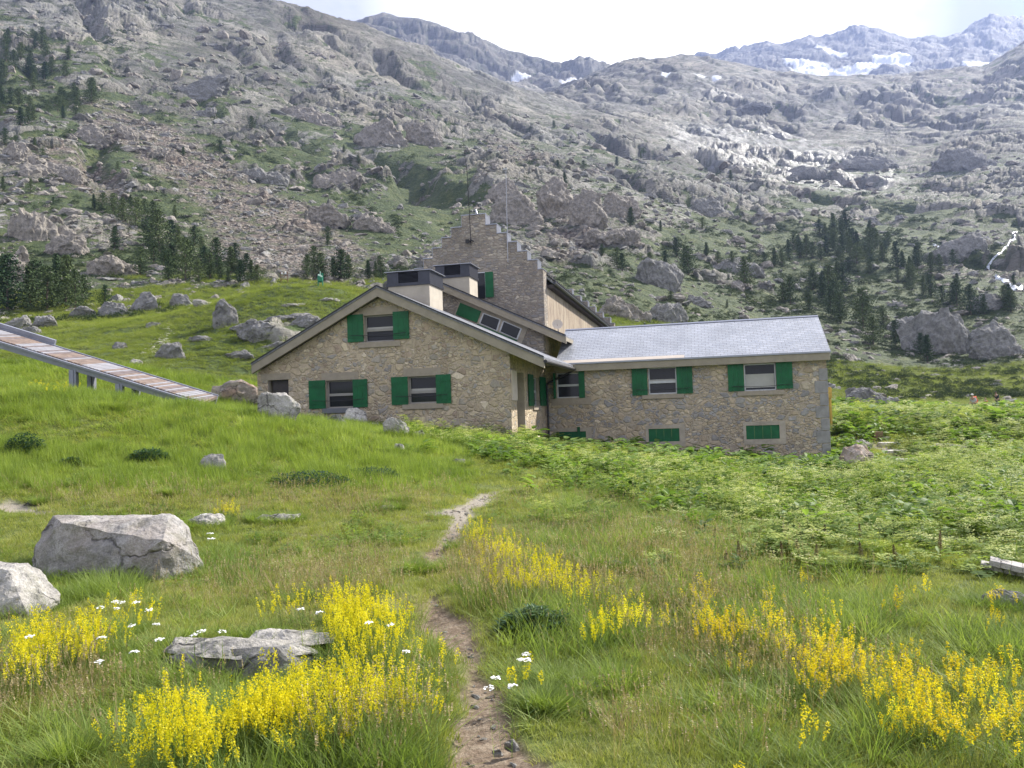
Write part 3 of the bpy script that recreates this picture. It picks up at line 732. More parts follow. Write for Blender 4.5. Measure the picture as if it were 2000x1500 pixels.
def win(hole, d, parent=refuge, axis='y', sgn=1, rail=.5, blind=None, recess=.16, fr=.05, frame=mFrame, sill=mSill, sillx=.12, sillh=.2, shutters=(), bar=None, wl=None):
    """a window thing-part: frame, pane, rail, sill, shutters (s0,s1,z0,z1)"""
    x0, x1, z0, z1 = hole
    P = (lambda a0, a1, d0, d1, c0, c1: (a0, a1, min(d0, d1), max(d0, d1), c0, c1)) if axis == 'y' else (lambda a0, a1, d0, d1, c0, c1: (min(d0, d1), max(d0, d1), a0, a1, c0, c1))
    D = lambda k: d + sgn * k         # k metres inwards
    g = MB(); g.box(*P(x0 + .01, x1 - .01, D(recess + .03), D(recess + .05), z0 + .01, z1 - .01))
    w = g.build("window", mGlass, parent, label=wl)
    f = MB()
    f.box(*P(x0 + .004, x0 + fr, D(recess - .02), D(recess + .06), z0 + .004, z1 - .004)); f.box(*P(x1 - fr, x1 - .004, D(recess - .02), D(recess + .06), z0 + .004, z1 - .004))
    f.box(*P(x0 + fr, x1 - fr, D(recess - .02), D(recess + .06), z0 + .004, z0 + fr)); f.box(*P(x0 + fr, x1 - fr, D(recess - .02), D(recess + .06), z1 - fr, z1 - .004))
    if rail:
        zr = z0 + (z1 - z0) * rail
        f.box(*P(x0 + fr, x1 - fr, D(recess - .03), D(recess + .05), zr - .05, zr + .05))
    f.build("frame", frame, w)
    if blind:
        b = MB(); b.box(*P(x0 + fr + .01, x1 - fr - .01, D(recess + .012), D(recess + .028), z0 + (z1-z0)*blind[0], z0 + (z1-z0)*blind[1])); b.build("blind", mBlind, w)
    if sill:
        b = MB(); b.box(*P(x0 - sillx, x1 + sillx, D(-.06), D(recess - .03), z0 - sillh, z0 - .004)); b.build("sill", sill, w, .012)
    for sh in shutters:
        s0, s1, c0, c1 = sh[:4]
        b = MB(); n = 3
        for i in range(n):
            a = s0 + (s1-s0)*i/n; c_ = s0 + (s1-s0)*(i+1)/n
            b.box(*P(a + .002, c_ - .002, D(-.065), D(-.028), c0, c1))
        for k in (.18, .80):
            zc = c0 + (c1-c0)*k
            b.box(*P(s0 + .02, s1 - .02, D(-.083), D(-.062), zc - .035, zc + .035))
        b.build("shutter", mGreen, w)
    if shutters and len(shutters) > 1 and bar is not None:
        b = MB(); lo = min(s[0] for s in shutters) + .15; hi = max(s[1] for s in shutters) - .12; zz_ = z0 + (z1-z0)*bar
        n = 8
        for i in range(n):
            f0, f1 = i/n, (i+1)/n
            def q(f): 
                a = lo + (hi-lo)*f; z = zz_ - .05 * math.sin(math.pi*f)
                return (a, D(-.10), z) if axis == 'y' else (D(-.10), a, z)
            b.bar(q(f0), q(f1), .009, n=5)
        b.build("stay_rod", mIron, w)
    return w

# ---------------------------------------------------------------- front gable house
dF = 0.0; dO = -.38
sL = front(503, 760, 0)[0]; sR = 0.0
eL = front(490, 710, dO); ap = front(735, 558, dO); eR = front(1062, 697, dO)
kl = (ap[1]-eL[1])/(ap[0]-eL[0]); kr = (ap[1]-eR[1])/(ap[0]-eR[0])
def roof1(a): return ap[1] + (a - ap[0]) * (kl if a < ap[0] else kr)
D2 = 6.85
TH = .40
def top1(a): return roof1(a) - TH + .03
top1.kinks = [ap[0]]
print('gable', sL, eL, ap, eR, 'slopes', kl, kr)
Hup = rect(0, [(711, 617), (769, 613), (712, 669), (770, 665)])
Hl1 = rect(0, [(637, 744), (692, 741), (638, 798), (693, 795)])
Hl2 = rect(0, [(797, 736), (853, 733), (798, 789), (854, 786)])
Hdo = rect(0, [(524, 743), (564, 741), (524, 812), (564, 808)])
zb = 0.0
mb = MB(); wall_mesh(mb, sL, sR, zb, top1, [Hup, Hl1, Hl2, Hdo], 0, .45)
mb.add([], [])
flat_build(mb, "wall", [mStone, mRender], refuge, label='beige rubble stone gable wall')
mb = MB()                       # dark room behind the openings
mb.box(sL + .5, -.5, .9, 1.0, zb, ap[1] - 1.2)
# side wall facing right (towards the sun)
def shut(px0, px1, py0, py1, d=0): return rect(d, [(px0, py0), (px1, py0 - .05*(px1-px0)), (px0 + 1, py1), (px1 + 1, py1 - .05*(px1-px0))])
Sd0 = sideq(1010, 790, 0)[0]; Sd1 = sideq(1025, 790, 0)[0]
zt = sideq(1016, 727, 0)[1]; zbm = sideq(1018, 853, 0)[1]
Wd0 = sideq(1040, 760, 0)[0]; Wd1 = sideq(1053, 760, 0)[0]
wz1 = sideq(1046, 737, 0)[1]; wz0 = sideq(1046, 792, 0)[1]
def topS(a): return roof1(0.0) - TH + .03
mb = MB(); wall_mesh(mb, .45, D2, zb, topS, [(Sd0, Sd1, zbm, zt), (Wd0, Wd1, wz0, wz1)], -.003, -.45, axis='x')
flat_build(mb, "wall", [mStoneS, mRender], refuge, label='sunlit side wall of the gable house')
mb = MB(); wall_mesh(mb, .45, D2, zb, lambda a: roof1(sL) - TH + .03, [], sL + .003, sL + .45, axis='x')
flat_build(mb, "wall", [mStone, mRender], refuge)
win(Hup, 0, frame=mFrameT, rail=.45, blind=(.42, .56), shutters=[shut(679, 710, 615.5, 669), shut(768, 799, 609, 663)], bar=.28, sillx=.25, sillh=.22, wl='attic window between two green shutters')
win(Hl1, 0, frame=mFrameT, rail=.48, sill=mSillG, shutters=[shut(604, 636, 744, 799), shut(690, 718, 741.5, 796)], bar=.3, sillx=.18, sillh=.2)
win(Hl2, 0, frame=mFrameT, rail=.42, blind=(.40, .55), shutters=[shut(765, 797, 737, 791.5), shut(852, 881, 732, 788.5)], bar=.3, sillx=.25, sillh=.22)
# lintels in smooth render above the windows
for H in (Hup, Hl1, Hl2):
    b = MB(); b.box(H[0] - .18, H[1] + .18, -.012, .03, H[3] + .004, H[3] + .30); b.build("lintel", mSill, refuge)
x0, x1, z0, z1 = Hdo
b = MB(); b.box(x0 + .12, x1 - .004, .16, .22, z0, z1 - .004)
dr = b.build("door", mDoor, refuge, label='small dark door half hidden by boulders')
b = MB(); b.box(x0 + .2, x0 + .24, .12, .16, z0 + (z1-z0)*.45, z0 + (z1-z0)*.5); b.build("handle", mIron, dr)
b = MB(); b.box(x0 - .3, x1 + .1, -.014, .03, z1 + .004, z1 + .26); b.build("lintel", mSill, refuge)
# side door
b = MB(); b.box(-.40, -.36, Sd0 + .004, Sd1 - .004, zbm, zt - .004)
d_ = b.build("door", mDoor, refuge, label='recessed entrance door in the sunlit side wall')
b = MB(); b.box(-.36, -.33, Sd0 + .25, Sd0 + .30, zbm + 1.0, zbm + 1.15); b.build("handle", mIron, d_)
b = MB(); zc = sideq(1004, 782, 0)[1]
b.box(.0, .04, .12, Sd0 - .02, zc, zt + .02); b.build("door_surround", mPanel, refuge)
b = MB(); b.box(.0, .55, Sd0 - .2, Sd1 + .1, zbm - .35, zbm - .02); b.build("doorstep", mPanel, refuge, .01)
win((Wd0, Wd1, wz0, wz1), 0, axis='x', sgn=-1, frame=mFrame, rail=.5, shutters=[(Wd0 - .95, Wd0 - .02, wz0 - .02, wz1 + .08), (Wd1 + .02, D2 - .12, wz0 - .02, wz1 + .05)], bar=.2, sillx=.05)

def slab_roof(pts, d0, d1, th, fascia, name, mats, label=None, cap=.05):
    """pts: (s,z) top line from eave over ridge to eave; roof runs from d0 to d1"""
    mb = MB()
    for (a, b_), (c_, d_) in zip(pts[:-1], pts[1:]):
        mb.prism([(a, b_), (c_, d_), (c_, d_ - .07), (a, b_ - .07)], d0, d1, mi=0)
    r = mb.build(name, mats[0], refuge, label=label)
    mb = MB()
    for (a, b_), (c_, d_) in zip(pts[:-1], pts[1:]):
        mb.prism([(a, b_ - .072), (c_, d_ - .072), (c_, d_ - fascia), (a, b_ - fascia)], d0 + .035, d0 + .16)
    mb.build("bargeboard", mats[1], r)
    mb = MB()
    for (a, b_), (c_, d_) in zip(pts[:-1], pts[1:]):
        mb.prism([(a, b_ - .072), (c_, d_ - .072), (c_, d_ - .24), (a, b_ - .24)], d0 + .165, d1 - .02)
    mb.build("roof_deck", mats[2], r)
    return r
pts = [(eL[0], eL[1]), (ap[0], ap[1]), (eR[0], eR[1])]
roofA = slab_roof(pts, dO, D2 - .01, TH, .40, "roof", (mSlateD, mFascia, mFascia), label='low pitched roof with pale bargeboard')
# black metal edge
mb = MB()
for (a, b_), (c_, d_) in zip(pts[:-1], pts[1:]):
    mb.prism([(a, b_ + .035), (c_, d_ + .035), (c_, d_ - .02), (a, b_ - .02)], dO - .012, dO + .06)
mb.build("roof_edge", mBlack, roofA)
# gutter + downpipe on the right eave
b = MB(); b.bar((eR[0] + .05, dO, eR[1] - .16), (eR[0] + .05, D2 - .05, eR[1] - .16), .07, n=8)
b.bar((eR[0] + .03, D2 - .25, eR[1] - .2), (.12, D2 - .2, eR[1] - .75), .045); b.bar((.12, D2 - .2, eR[1] - .75), (.12, D2 - .2, .6), .045)
b.build("gutter", mIron, roofA)

# ---------------------------------------------------------------- second, higher gable behind
dO2 = D2 - .42
a2 = front(812, 531, dO2); e2 = front(1105, 655, dO2)
k2 = (a2[1]-e2[1])/(a2[0]-e2[0])
l2 = (sL + 1.2, a2[1] + k2 * (a2[0] - sL - 1.2) )      # mirrored left slope
def roof2(a): return a2[1] + (a - a2[0]) * (k2 if a > a2[0] else -k2)
DT = 12.5
def top2(a): return roof2(a) - .37
top2.kinks = [a2[0]]
mb = MB(); wall_mesh(mb, sL + 1.5, 0, zb, top2, [], D2, D2 + .4)
flat_build(mb, "wall", [mStoneT, mRender], refuge, label='upper gable wall behind the front roof')
mb = MB(); wall_mesh(mb, D2 + .4, DT, zb, lambda a: roof2(0) - .37, [], -.003, -.4, axis='x')
flat_build(mb, "wall", [mStoneS, mRender], refuge)
pts2 = [(sL + 1.2, roof2(sL + 1.2)), a2, e2]
roofB = slab_roof(pts2, dO2, DT - .01, .38, .37, "roof", (mSlateD, mFascia, mFascia), label='roof of the upper gable behind the chimneys')
mb = MB()
for (a, b_), (c_, d_) in zip(pts2[:-1], pts2[1:]):
    mb.prism([(a, b_ + .035), (c_, d_ + .035), (c_, d_ - .02), (a, b_ - .02)], dO2 - .012, dO2 + .06)
mb.build("roof_edge", mBlack, roofB)
# slanted window strip
def para(pix, d0, d1, mat, name, parent, **kw):
    q = [front(x, y, D2) for x, y in pix]
    b = MB(); b.prism(q, d0, d1); return b.build(name, mat, parent, **kw)
def inset(q, k):
    cx_ = sum(a for a, b in q)/len(q); cy_ = sum(b for a, b in q)/len(q)
    return [(cx_ + (a-cx_)*k, cy_ + (b-cy_)*k) for a, b in q]
sw = para([(903, 577), (1034, 634), (1017, 676), (884, 624)], D2 - .03, D2 + .02, mRender, "window", refuge, label='slanting strip window following the roof slope')
para([(899.6, 591.4), (940.4, 608.2), (932, 630.5), (890.6, 614.6)], D2 - .075, D2 - .034, mGreen, "shutter", sw)
for Q in ([(944, 611), (979, 624), (971.6, 647.5), (936, 632)], [(983, 626), (1020, 642), (1011, 664), (975, 648)]):
    q = [front(x, y, D2) for x, y in Q]
    b = MB(); b.prism(q, D2 - .060, D2 - .034); b.build("frame", mFrame, sw)
    b = MB(); qi = inset(q, .86); b.prism(qi, D2 - .068, D2 - .061); b.build("pane", mGlass, sw)
para([(933, 632.5), (1011, 665), (1009, 671), (931, 639)], D2 - .072, D2 - .034, mGreen, "window_ledge", sw)

# ---------------------------------------------------------------- right wing
sE = front(1618, 800, D2)[0]
ev0 = front(1072, 711, D2 - .35); ev1 = front(1619, 686, D2 - .35)
zE = .5 * (ev0[1] + ev1[1])
# ridge: where a 27 degree slope from the eave meets the ridge seen in the photo
best = None
for i in range(200, 700):
    dd_ = D2 + i * .01
    z_ = zE + math.tan(R(29)) * (dd_ - D2 + .35)
    zr = .5 * (front(1200, 642, dd_)[1] + front(1600, 613, dd_)[1])
    if best is None or abs(z_ - zr) < best[0]: best = (abs(z_ - zr), dd_, z_)
dR, zR = best[1], best[2]
print('wing', sE, 'eave', ev0, ev1, 'ridge', dR, zR, front(1608, 612, dR), front(1110, 648, dR))
HW = [rect(D2, [(1087, 729), (1140, 727), (1088, 778), (1141, 776)]),
      rect(D2, [(1266, 718), (1321, 716), (1267, 771), (1322, 768)]),
      rect(D2, [(1453, 711), (1515, 709), (1454, 764), (1516, 762)])]
HLW = [rect(D2, [(1087, 844), (1145, 842), (1087, 872), (1145, 870)]), rect(D2, [(1267, 838), (1327, 836), (1267, 864), (1327, 861)]), rect(D2, [(1457, 832), (1522, 829), (1458, 859), (1523, 856)])]
def topW(a): return zE - .05
mb = MB(); wall_mesh(mb, .003, sE, -.6, topW, HW + HLW, D2 - .02, D2 + .40)
flat_build(mb, "wall", [mStoneW, mRender], refuge, label='long front wall of the slate-roofed wing')
dBk = 2 * dR - D2
def topG(a): return zE - .05 + (min(a, 2*dR - a) - D2) * math.tan(R(29))
topG.kinks = [dR]
mb = MB(); wall_mesh(mb, D2 + .4, dBk, -.6, topG, [], sE, sE - .4, axis='x')
flat_build(mb, "wall", [mStoneW, mRender], refuge)
mb = MB(); tn = math.tan(R(29)); x0, x1 = .55, sE + .14
eF = D2 - .35
mb.prism([(eF, zE), (dR, zR), (dR, zR - .06), (eF, zE - .06)], x0, x1, axis='x')
mb.prism([(dR, zR), (2*dR - eF, zE), (2*dR - eF, zE - .06), (dR, zR - .06)], x0, x1, axis='x')
roofC = mb.build("roof", mSlate, refuge, label='silvery slate roof of the long wing')
mb = MB(); mb.box(x0, x1 - .02, eF + .02, eF + .14, zE - .36, zE - .065); mb.box(x0, x1 - .02, eF + .145, D2 - .025, zE - .36, zE - .30)
mb.prism([(eF + .15, zE - .063), (dR, zR - .063), (dR, zR - .25), (eF + .15, zE - .25)], x1 - .14, x1 - .03, axis='x')
mb.build("fascia", mFascia, roofC)
mb = MB(); mb.box(x0, x1 + .01, eF - .03, eF + .012, zE - .055, zE + .012); mb.build("eave_flashing", mZincL, roofC)
mb = MB(); mb.prism([(dR - .12, zR - .04), (dR, zR + .03), (dR + .12, zR - .04)], x0, x1 + .005, axis='x'); mb.build("ridge_cap", mZincL, roofC)
# sheet metal flashing along the eave left part
mb = MB(); mb.prism([(eF - .02, zE + .012), (eF + .22, zE + .012 + .24*tn), (eF + .22, zE + .004 + .24*tn), (eF - .02, zE + .004)], x0, x0 + 5.6, axis='x'); mb.build("flashing_sheet", mPanel, roofC)
mb = MB()
for i in range(9):           # dressed corner stones, alternating
    z0 = -.5 + i * .52; l = .5 if i % 2 else .32
    mb.box(sE - l, sE + .025, D2 - .045, D2 + .3, z0 + .012, z0 + .508)
mb.build("quoins", mQuoin, refuge, .01)
w1 = win(HW[0], D2 - .02, rail=.5, frame=mFrame, sill=None, recess=.1, wl='wing window with shutters folded edge on')
b = MB(); b.box(HW[0][1] - .22, HW[0][1] + .04, D2 - .075, D2 - .03, HW[0][2] - .02, HW[0][3] + .05); b.build("shutter", mGreen, w1)
b = MB(); b.box(HW[0][0] - .10, HW[0][0] - .03, D2 - .30, D2 - .03, HW[0][2], HW[0][3]); b.build("shutter", mGreen, w1)
b = MB(); b.box(HW[0][0] - .25, HW[0][1] + .30, D2 - .045, D2 - .021, HW[0][2] - .32, HW[0][2] - .006); b.build("sill", mSill, w1)
win(HW[1], D2 - .02, rail=.45, frame=mFrame, recess=.1, blind=(.40, .55), shutters=[shut(1234, 1264, 717.5, 773, D2), shut(1321, 1352, 713.5, 769.5, D2)], bar=.2, sillx=.3)
win(HW[2], D2 - .02, rail=None, frame=mFrame, recess=.1, blind=(.12, .62), shutters=[shut(1421, 1452, 709.5, 765, D2), shut(1515, 1547, 703.5, 760, D2)], bar=.2, sillx=.3, wl='wing window with a half lowered white blind')
for H in HLW:
    x0_, x1_, z0_, z1_ = H
    b = MB(); n = 4
    for i in range(n): b.box(x0_ + (x1_-x0_)*i/n + .003, x0_ + (x1_-x0_)*(i+1)/n - .003, D2 + .0, D2 + .04, z0_ + .004, z1_ - .004)
    hb_ = b.build("hatch", mGreen, refuge)
    b = MB(); b.box(x0_ - .12, x1_ + .25, D2 - .034, D2 - .0205, z0_ - .22, z0_ - .003); b.box(x0_ - .12, x1_ + .25, D2 - .034, D2 - .0205, z1_ + .003, z1_ + .16)
    b.box(x0_ - .12, x0_ - .003, D2 - .034, D2 - .0205, z0_, z1_); b.box(x1_ + .003, x1_ + .25, D2 - .034, D2 - .0205, z0_, z1_)
    b.build("surround", mRender, hb_)
H = HLW[0]; b = MB(); b.box(H[0] + .95, H[0] + 1.08, D2 - .06, D2 - .002, H[2] + .1, H[3] + .2); b.build("shutter", mGreen, refuge)

# ---------------------------------------------------------------- stepped gable tower block
sT = front(1063, 600, DT)[0]
cap_l = front(900.5, 421, DT); cap_r = front(948, 419, DT)
sC = .5*(cap_l[0] + cap_r[0]); zTop = .5*(cap_l[1] + cap_r[1])
steps_r = [(948, 440), (970, 456.5), (990, 474), (1010, 492), (1030, 509), (1050, 526.5)]
prof = [(cap_r[0], zTop)]
zs = [front(x, y, DT) for x, y in steps_r]
right = []
prev = zTop
for i, (s_, z_) in enumerate(zs):
    right += [(s_, prev), (s_, z_)]; prev = z_
right += [(sT, prev), (sT, 0)]
left = [(2*sC - a, b_) for a, b_ in right][::-1]
outline = left + right
steps = [(s_, z_) for s_, z_ in zs]
def crow(name, d0, d1, parent, sc=1.0, zoff=0.0, mats=None, zb_=0.0):
    mb = MB(); cuts = [0.0]
    lev = [zTop] + [z for _, z in zs]; xs_ = [s_ for s_, _ in zs] + [sT]
    hw = [x - sC for x in xs_]
    h0 = 0.0
    for i in range(len(hw)):
        a0 = 0 if i == 0 else hw[i-1]
        a1 = hw[i]
        for sg in (-1, 1):
            x0, x1 = sorted((sC + sg*a0*sc, sC + sg*a1*sc))
            if i == 0:
                if sg == 1: continue
                x0, x1 = sC - a1*sc, sC + a1*sc
            mb.add([(x0, d0, zb_), (x1, d0, zb_), (x1, d0, lev[i]+zoff), (x0, d0, lev[i]+zoff)], [(0, 1, 2, 3)])
            mb.add([(x0, d1, zb_), (x1, d1, zb_), (x1, d1, lev[i]+zoff), (x0, d1, lev[i]+zoff)], [(3, 2, 1, 0)])
            mb.add([(x0, d0, lev[i]+zoff), (x1, d0, lev[i]+zoff), (x1, d1, lev[i]+zoff), (x0, d1, lev[i]+zoff)], [(0, 1, 2, 3)])
            zl = lev[i+1] if i + 1 < len(lev) else zb_
            for x in ((x0, x1) if i == 0 else ((x1,) if sg == 1 else (x0,))):
                mb.add([(x, d0, zl+zoff), (x, d1, zl+zoff), (x, d1, lev[i]+zoff), (x, d0, lev[i]+zoff)], [(0, 1, 2, 3)])
    w = flat_build(mb, name, [mStoneT], parent, label='stepped gable wall of flat grey stones' if d0 < DT + 1 else None)
    mb = MB()
    for i in range(len(hw)):
        for sg in (-1, 1):
            a0 = 0 if i == 0 else hw[i-1]
            x0, x1 = sorted((sC + sg*a0*sc, sC + sg*hw[i]*sc))
            if i == 0:
                if sg == 1: continue
                x0, x1 = sC - hw[0]*sc, sC + hw[0]*sc
            mb.box(x0 - (.03 if sg == -1 or i == 0 else -.002), x1 + (.03 if sg == 1 or i == 0 else -.002), d0 - .04, d1 + .02, lev[i] + zoff + .002, lev[i] + zoff + .05)
            z_lo = lev[i+1] if i + 1 < len(lev) else None
            if z_lo is not None:
                xx = x1 if (sg == 1 or i == 0) else x0
                for X_, dirn in (((xx, 1),) if sg == 1 else ((xx, -1),)) if i else ((x1, 1), (x0, -1)):
                    mb.box(min(X_ + dirn*.002, X_ + dirn*.02), max(X_ + dirn*.002, X_ + dirn*.02), d0 + .0, d1, z_lo + zoff + .055, lev[i] + zoff - .002)
    mb.build("coping", mZincL, w)
    return w
LT = 29.0
front_wall = crow("wall", DT, DT + .95, refuge)
# roof of the tower block
zc_e = zs[-1][1] - .55; tk = (zTop - zs[-1][1]) / (sT - sC) 
zRg = zc_e + (sT + .35 - sC) * tk
LB = DT + LT
mb = MB(); mb.prism([(sT + .38, zc_e), (sC, zRg), (2*sC - sT - .38, zc_e), (2*sC - sT - .38, zc_e - .12), (sC, zRg - .12), (sT + .38, zc_e - .12)], DT + .96, LB - .01)
roofT = mb.build("roof", mSlateD, refuge, label='steep slate roof between the stepped gables')
# snow guards in rows along the eave
mb = MB()
for r_ in range(2):
    for i in range(44):
        y_ = DT + 1.6 + i * .62; s_ = sT + .30 - r_ * .42; z_ = zc_e + (sT + .38 - s_) * tk
        mb.box(s_ - .02, s_ + .10, y_, y_ + .05, z_, z_ + .16)
    s_ = sT + .38 - r_ * .42; z_ = zc_e + (sT + .38 - s_) * tk
    mb.bar((s_, DT + 1.2, z_ + .15), (s_, LB - .5, z_ + .15), .025, n=5)
mb.build("snow_guard", mIron, roofT)
b = MB(); b.bar((sT + .42, DT + .9, zc_e - .06), (sT + .42, LB, zc_e - .06), .08); b.build("gutter", mZinc, roofT)
mb = MB()
mb.box(sT + .01, sT + .34, DT + 1.0, LB - .1, zc_e - .16, zc_e - .125)
n_ = 70; vs_ = []
for i in range(n_ + 1):
    y_ = DT + 1.0 + i * .40
    mb.box(sT + .01, sT + .34, y_, y_ + .09, zc_e - .30, zc_e - .158)
mb.build("rafter_strip", mDoor, roofT)
mb = MB(); wall_mesh(mb, DT + .95, LB, 0, lambda a: zc_e - .12, [], sT, sT - .5, axis='x')
m_, t, out = material("peeling_warm_render"); mPeel = m_
p = t.add('ShaderNodeTexCoord', out=None).outputs['Object']
c = t.ramp(t.noise(t.vmath('MULTIPLY', p, (1, 1, .4)), 1.4, 6, .75), [(.35, (.44, .38, .29)), (.5, (.36, .29, .22)), (.6, (.25, .20, .16)), (.75, (.41, .34, .26))])
principled(t, out, c, .9, t.bump(t.noise(p, 5, 6, .7), .8, .04), .2)
flat_build(mb, "wall", [mPeel, mRender], refuge, label='warm rendered long wall under the steep roof')
crow("wall", LB, LB + 1.0, refuge, sc=1.18, zoff=-.1)
# tower window beside the chimney
HT = rect(DT, [(932, 534), (948, 533), (932, 584), (948, 583)])
b = MB(); b.box(HT[0], HT[1], DT - .02, DT - .004, HT[2], HT[3]); w = b.build("window", mGlass, refuge, label='upper window with one green shutter beside the chimney')
b = MB(); b.box(HT[0] - .10, HT[0], DT - .05, DT - .003, HT[2] - .05, HT[3] + .03); b.box(HT[1], HT[1] + .04, DT - .05, DT - .003, HT[2] - .05, HT[3] + .03)
b.box(HT[0], HT[1], DT - .05, DT - .003, HT[3], HT[3] + .05); b.build("frame", mFrame, w)
q = rect(DT, [(948.5, 532), (964, 531), (949, 581), (964.5, 581)])
b = MB(); b.box(q[0], q[1], DT - .10, DT - .055, q[2], q[3] ); b.build("shutter", mGreen, w)

# ---------------------------------------------------------------- chimneys
def chimney(pxl, pxr, pxs, py_bot, py_cap, py_top, d, depth, label, ovh=.12):
    """front-face left/right px, right side end px"""
    s0 = front(pxl, py_cap, d)[0]; s1, zc = front(pxr, py_cap, d); zt_ = front(pxr, py_top, d)[1]
    zb_ = front(pxr, py_bot, d)[1] - 1.5
    b = MB(); b.box(s0, s1, d, d + depth, zb_, zc)
    ch = b.build("chimney", mCream, refuge, label=label)
    hh = zt_ - zc
    b = MB()
    b.box(s0 - .06, s1 + .06, d - .06, d + depth + .06, zc + .002, zc + hh*.18)
    w_ = s1 - s0
    b.box(s0 - .03, s0 + w_*.26, d - .03, d + depth + .03, zc + hh*.18, zc + hh*.92)
    b.box(s1 - w_*.26, s1 + .03, d - .03, d + depth + .03, zc + hh*.18, zc + hh*.92)
    b.box(s0 + w_*.26, s1 - w_*.26, d + .10, d + depth - .1, zc + hh*.18, zc + hh*.92, 1)  # near-black core paints the shade behind the louvres
    for i in range(9):
        z_ = zc + hh*(.2 + .72*i/9)
        b.hexa([(s0 + w_*.26, d - .01, z_), (s1 - w_*.26, d - .01, z_), (s1 - w_*.26, d + .09, z_ + .03), (s0 + w_*.26, d + .09, z_ + .03),
                (s0 + w_*.26, d - .01, z_ + .012), (s1 - w_*.26, d - .01, z_ + .012), (s1 - w_*.26, d + .09, z_ + .042), (s0 + w_*.26, d + .09, z_ + .042)], 0)
    c_ = b.build("louvred_cap", [mZinc, mDark], ch)
    b = MB(); b.hexa([(s0 - ovh, d - ovh, zc + hh*.92), (s1 + ovh, d - ovh, zc + hh*.92), (s1 + ovh, d + depth + ovh, zc + hh*.92), (s0 - ovh, d + depth + ovh, zc + hh*.92),
                      (s0 - ovh, d - ovh, zc + hh*.97), (s1 + ovh, d - ovh, zc + hh*.97), (s1 + ovh, d + depth + ovh, zc + hh*.97), (s0 - ovh, d + depth + ovh, zc + hh*.97)])
    b.build("cap_lid", mZincL, ch)
    return ch
chimney(758, 838.5, 856, 597, 555, 525, 3.2, 1.75, 'near rendered chimney with dark louvred cap')
chimney(852, 916.5, 929, 571, 540, 513, 8.2, 1.45, 'farther rendered chimney with dark louvred cap')

# ---------------------------------------------------------------- masts and fittings
def mast(name, pts, rads, mat, d, parent=refuge, label=None):
    b = MB(); P = [(*[front(x, y, d)[0]], d, front(x, y, d)[1]) for x, y in pts]
    for (p0, p1, r0, r1) in zip(P[:-1], P[1:], rads[:-1], rads[1:]): b.bar(p0, p1, r0, r1, n=6)
    return b.build(name, mat, parent, label=label)
mast("antenna", [(920, 478), (912, 330), (907, 300), (901, 232)], [.022, .018, .010, .005], mIron, DT - .09, label='tall thin whip antenna on the gable tip')
a_ = mast("mast", [(992, 512), (988, 332)], [.022, .015], plain("grey_steel", (.42, .42, .43, 1), .4, .1, 4, metal=.5), DT - .09, label='pale straight mast fixed to the stepped gable')
q = front(988, 331, DT - .09); b = MB(); b.box(q[0] - .14, q[0] + .06, DT - .12, DT - .06, q[1], q[1] + .05); b.build("mast_head", mFrame, a_)
q = front(925, 411, DT); b = MB(); b.bar((q[0] + .12, DT + .3, zTop + .04), (q[0] + .02, DT + .3, q[1] + .12), .055); b.build("vent_pipe", mZincL, refuge)
q = front(919, 472, DT); b = MB()
b.bar((q[0], DT, q[1]), (q[0], DT - .22, q[1]), .04); b.box(q[0] - .20, q[0] - .02, DT - .30, DT - .16, q[1] - .12, q[1] + .08); b.bar((q[0], DT - .05, q[1] + .1), (q[0] + .2, DT - .12, q[1] - .02), .03)
b.build("floodlight", mIron, refuge)
q = front(1087, 634, D2 + .3)
b = MB(); n = 14
c0 = Vector((q[0], D2 + .55, q[1] + .05)); nrm = Vector((.25, -.9, .35)).normalized(); ua = nrm.orthogonal().normalized(); va = nrm.cross(ua)
vs = [c0 - nrm * .05] + [c0 + (ua*math.cos(6.2832*i/n) + va*math.sin(6.2832*i/n)) * .24 for i in range(n)]
b.add(vs, [(0, i+1, (i+1) % n + 1) for i in range(n)]); b.bar(c0, (q[0] + .05, D2 + .7, q[1] - .5), .025)
me = bpy.data.meshes.new("satellite_dish"); me.from_pydata([tuple(v) for v in b.v], [], b.f); me.materials.append(mPanel)
link("satellite_dish", me, refuge)
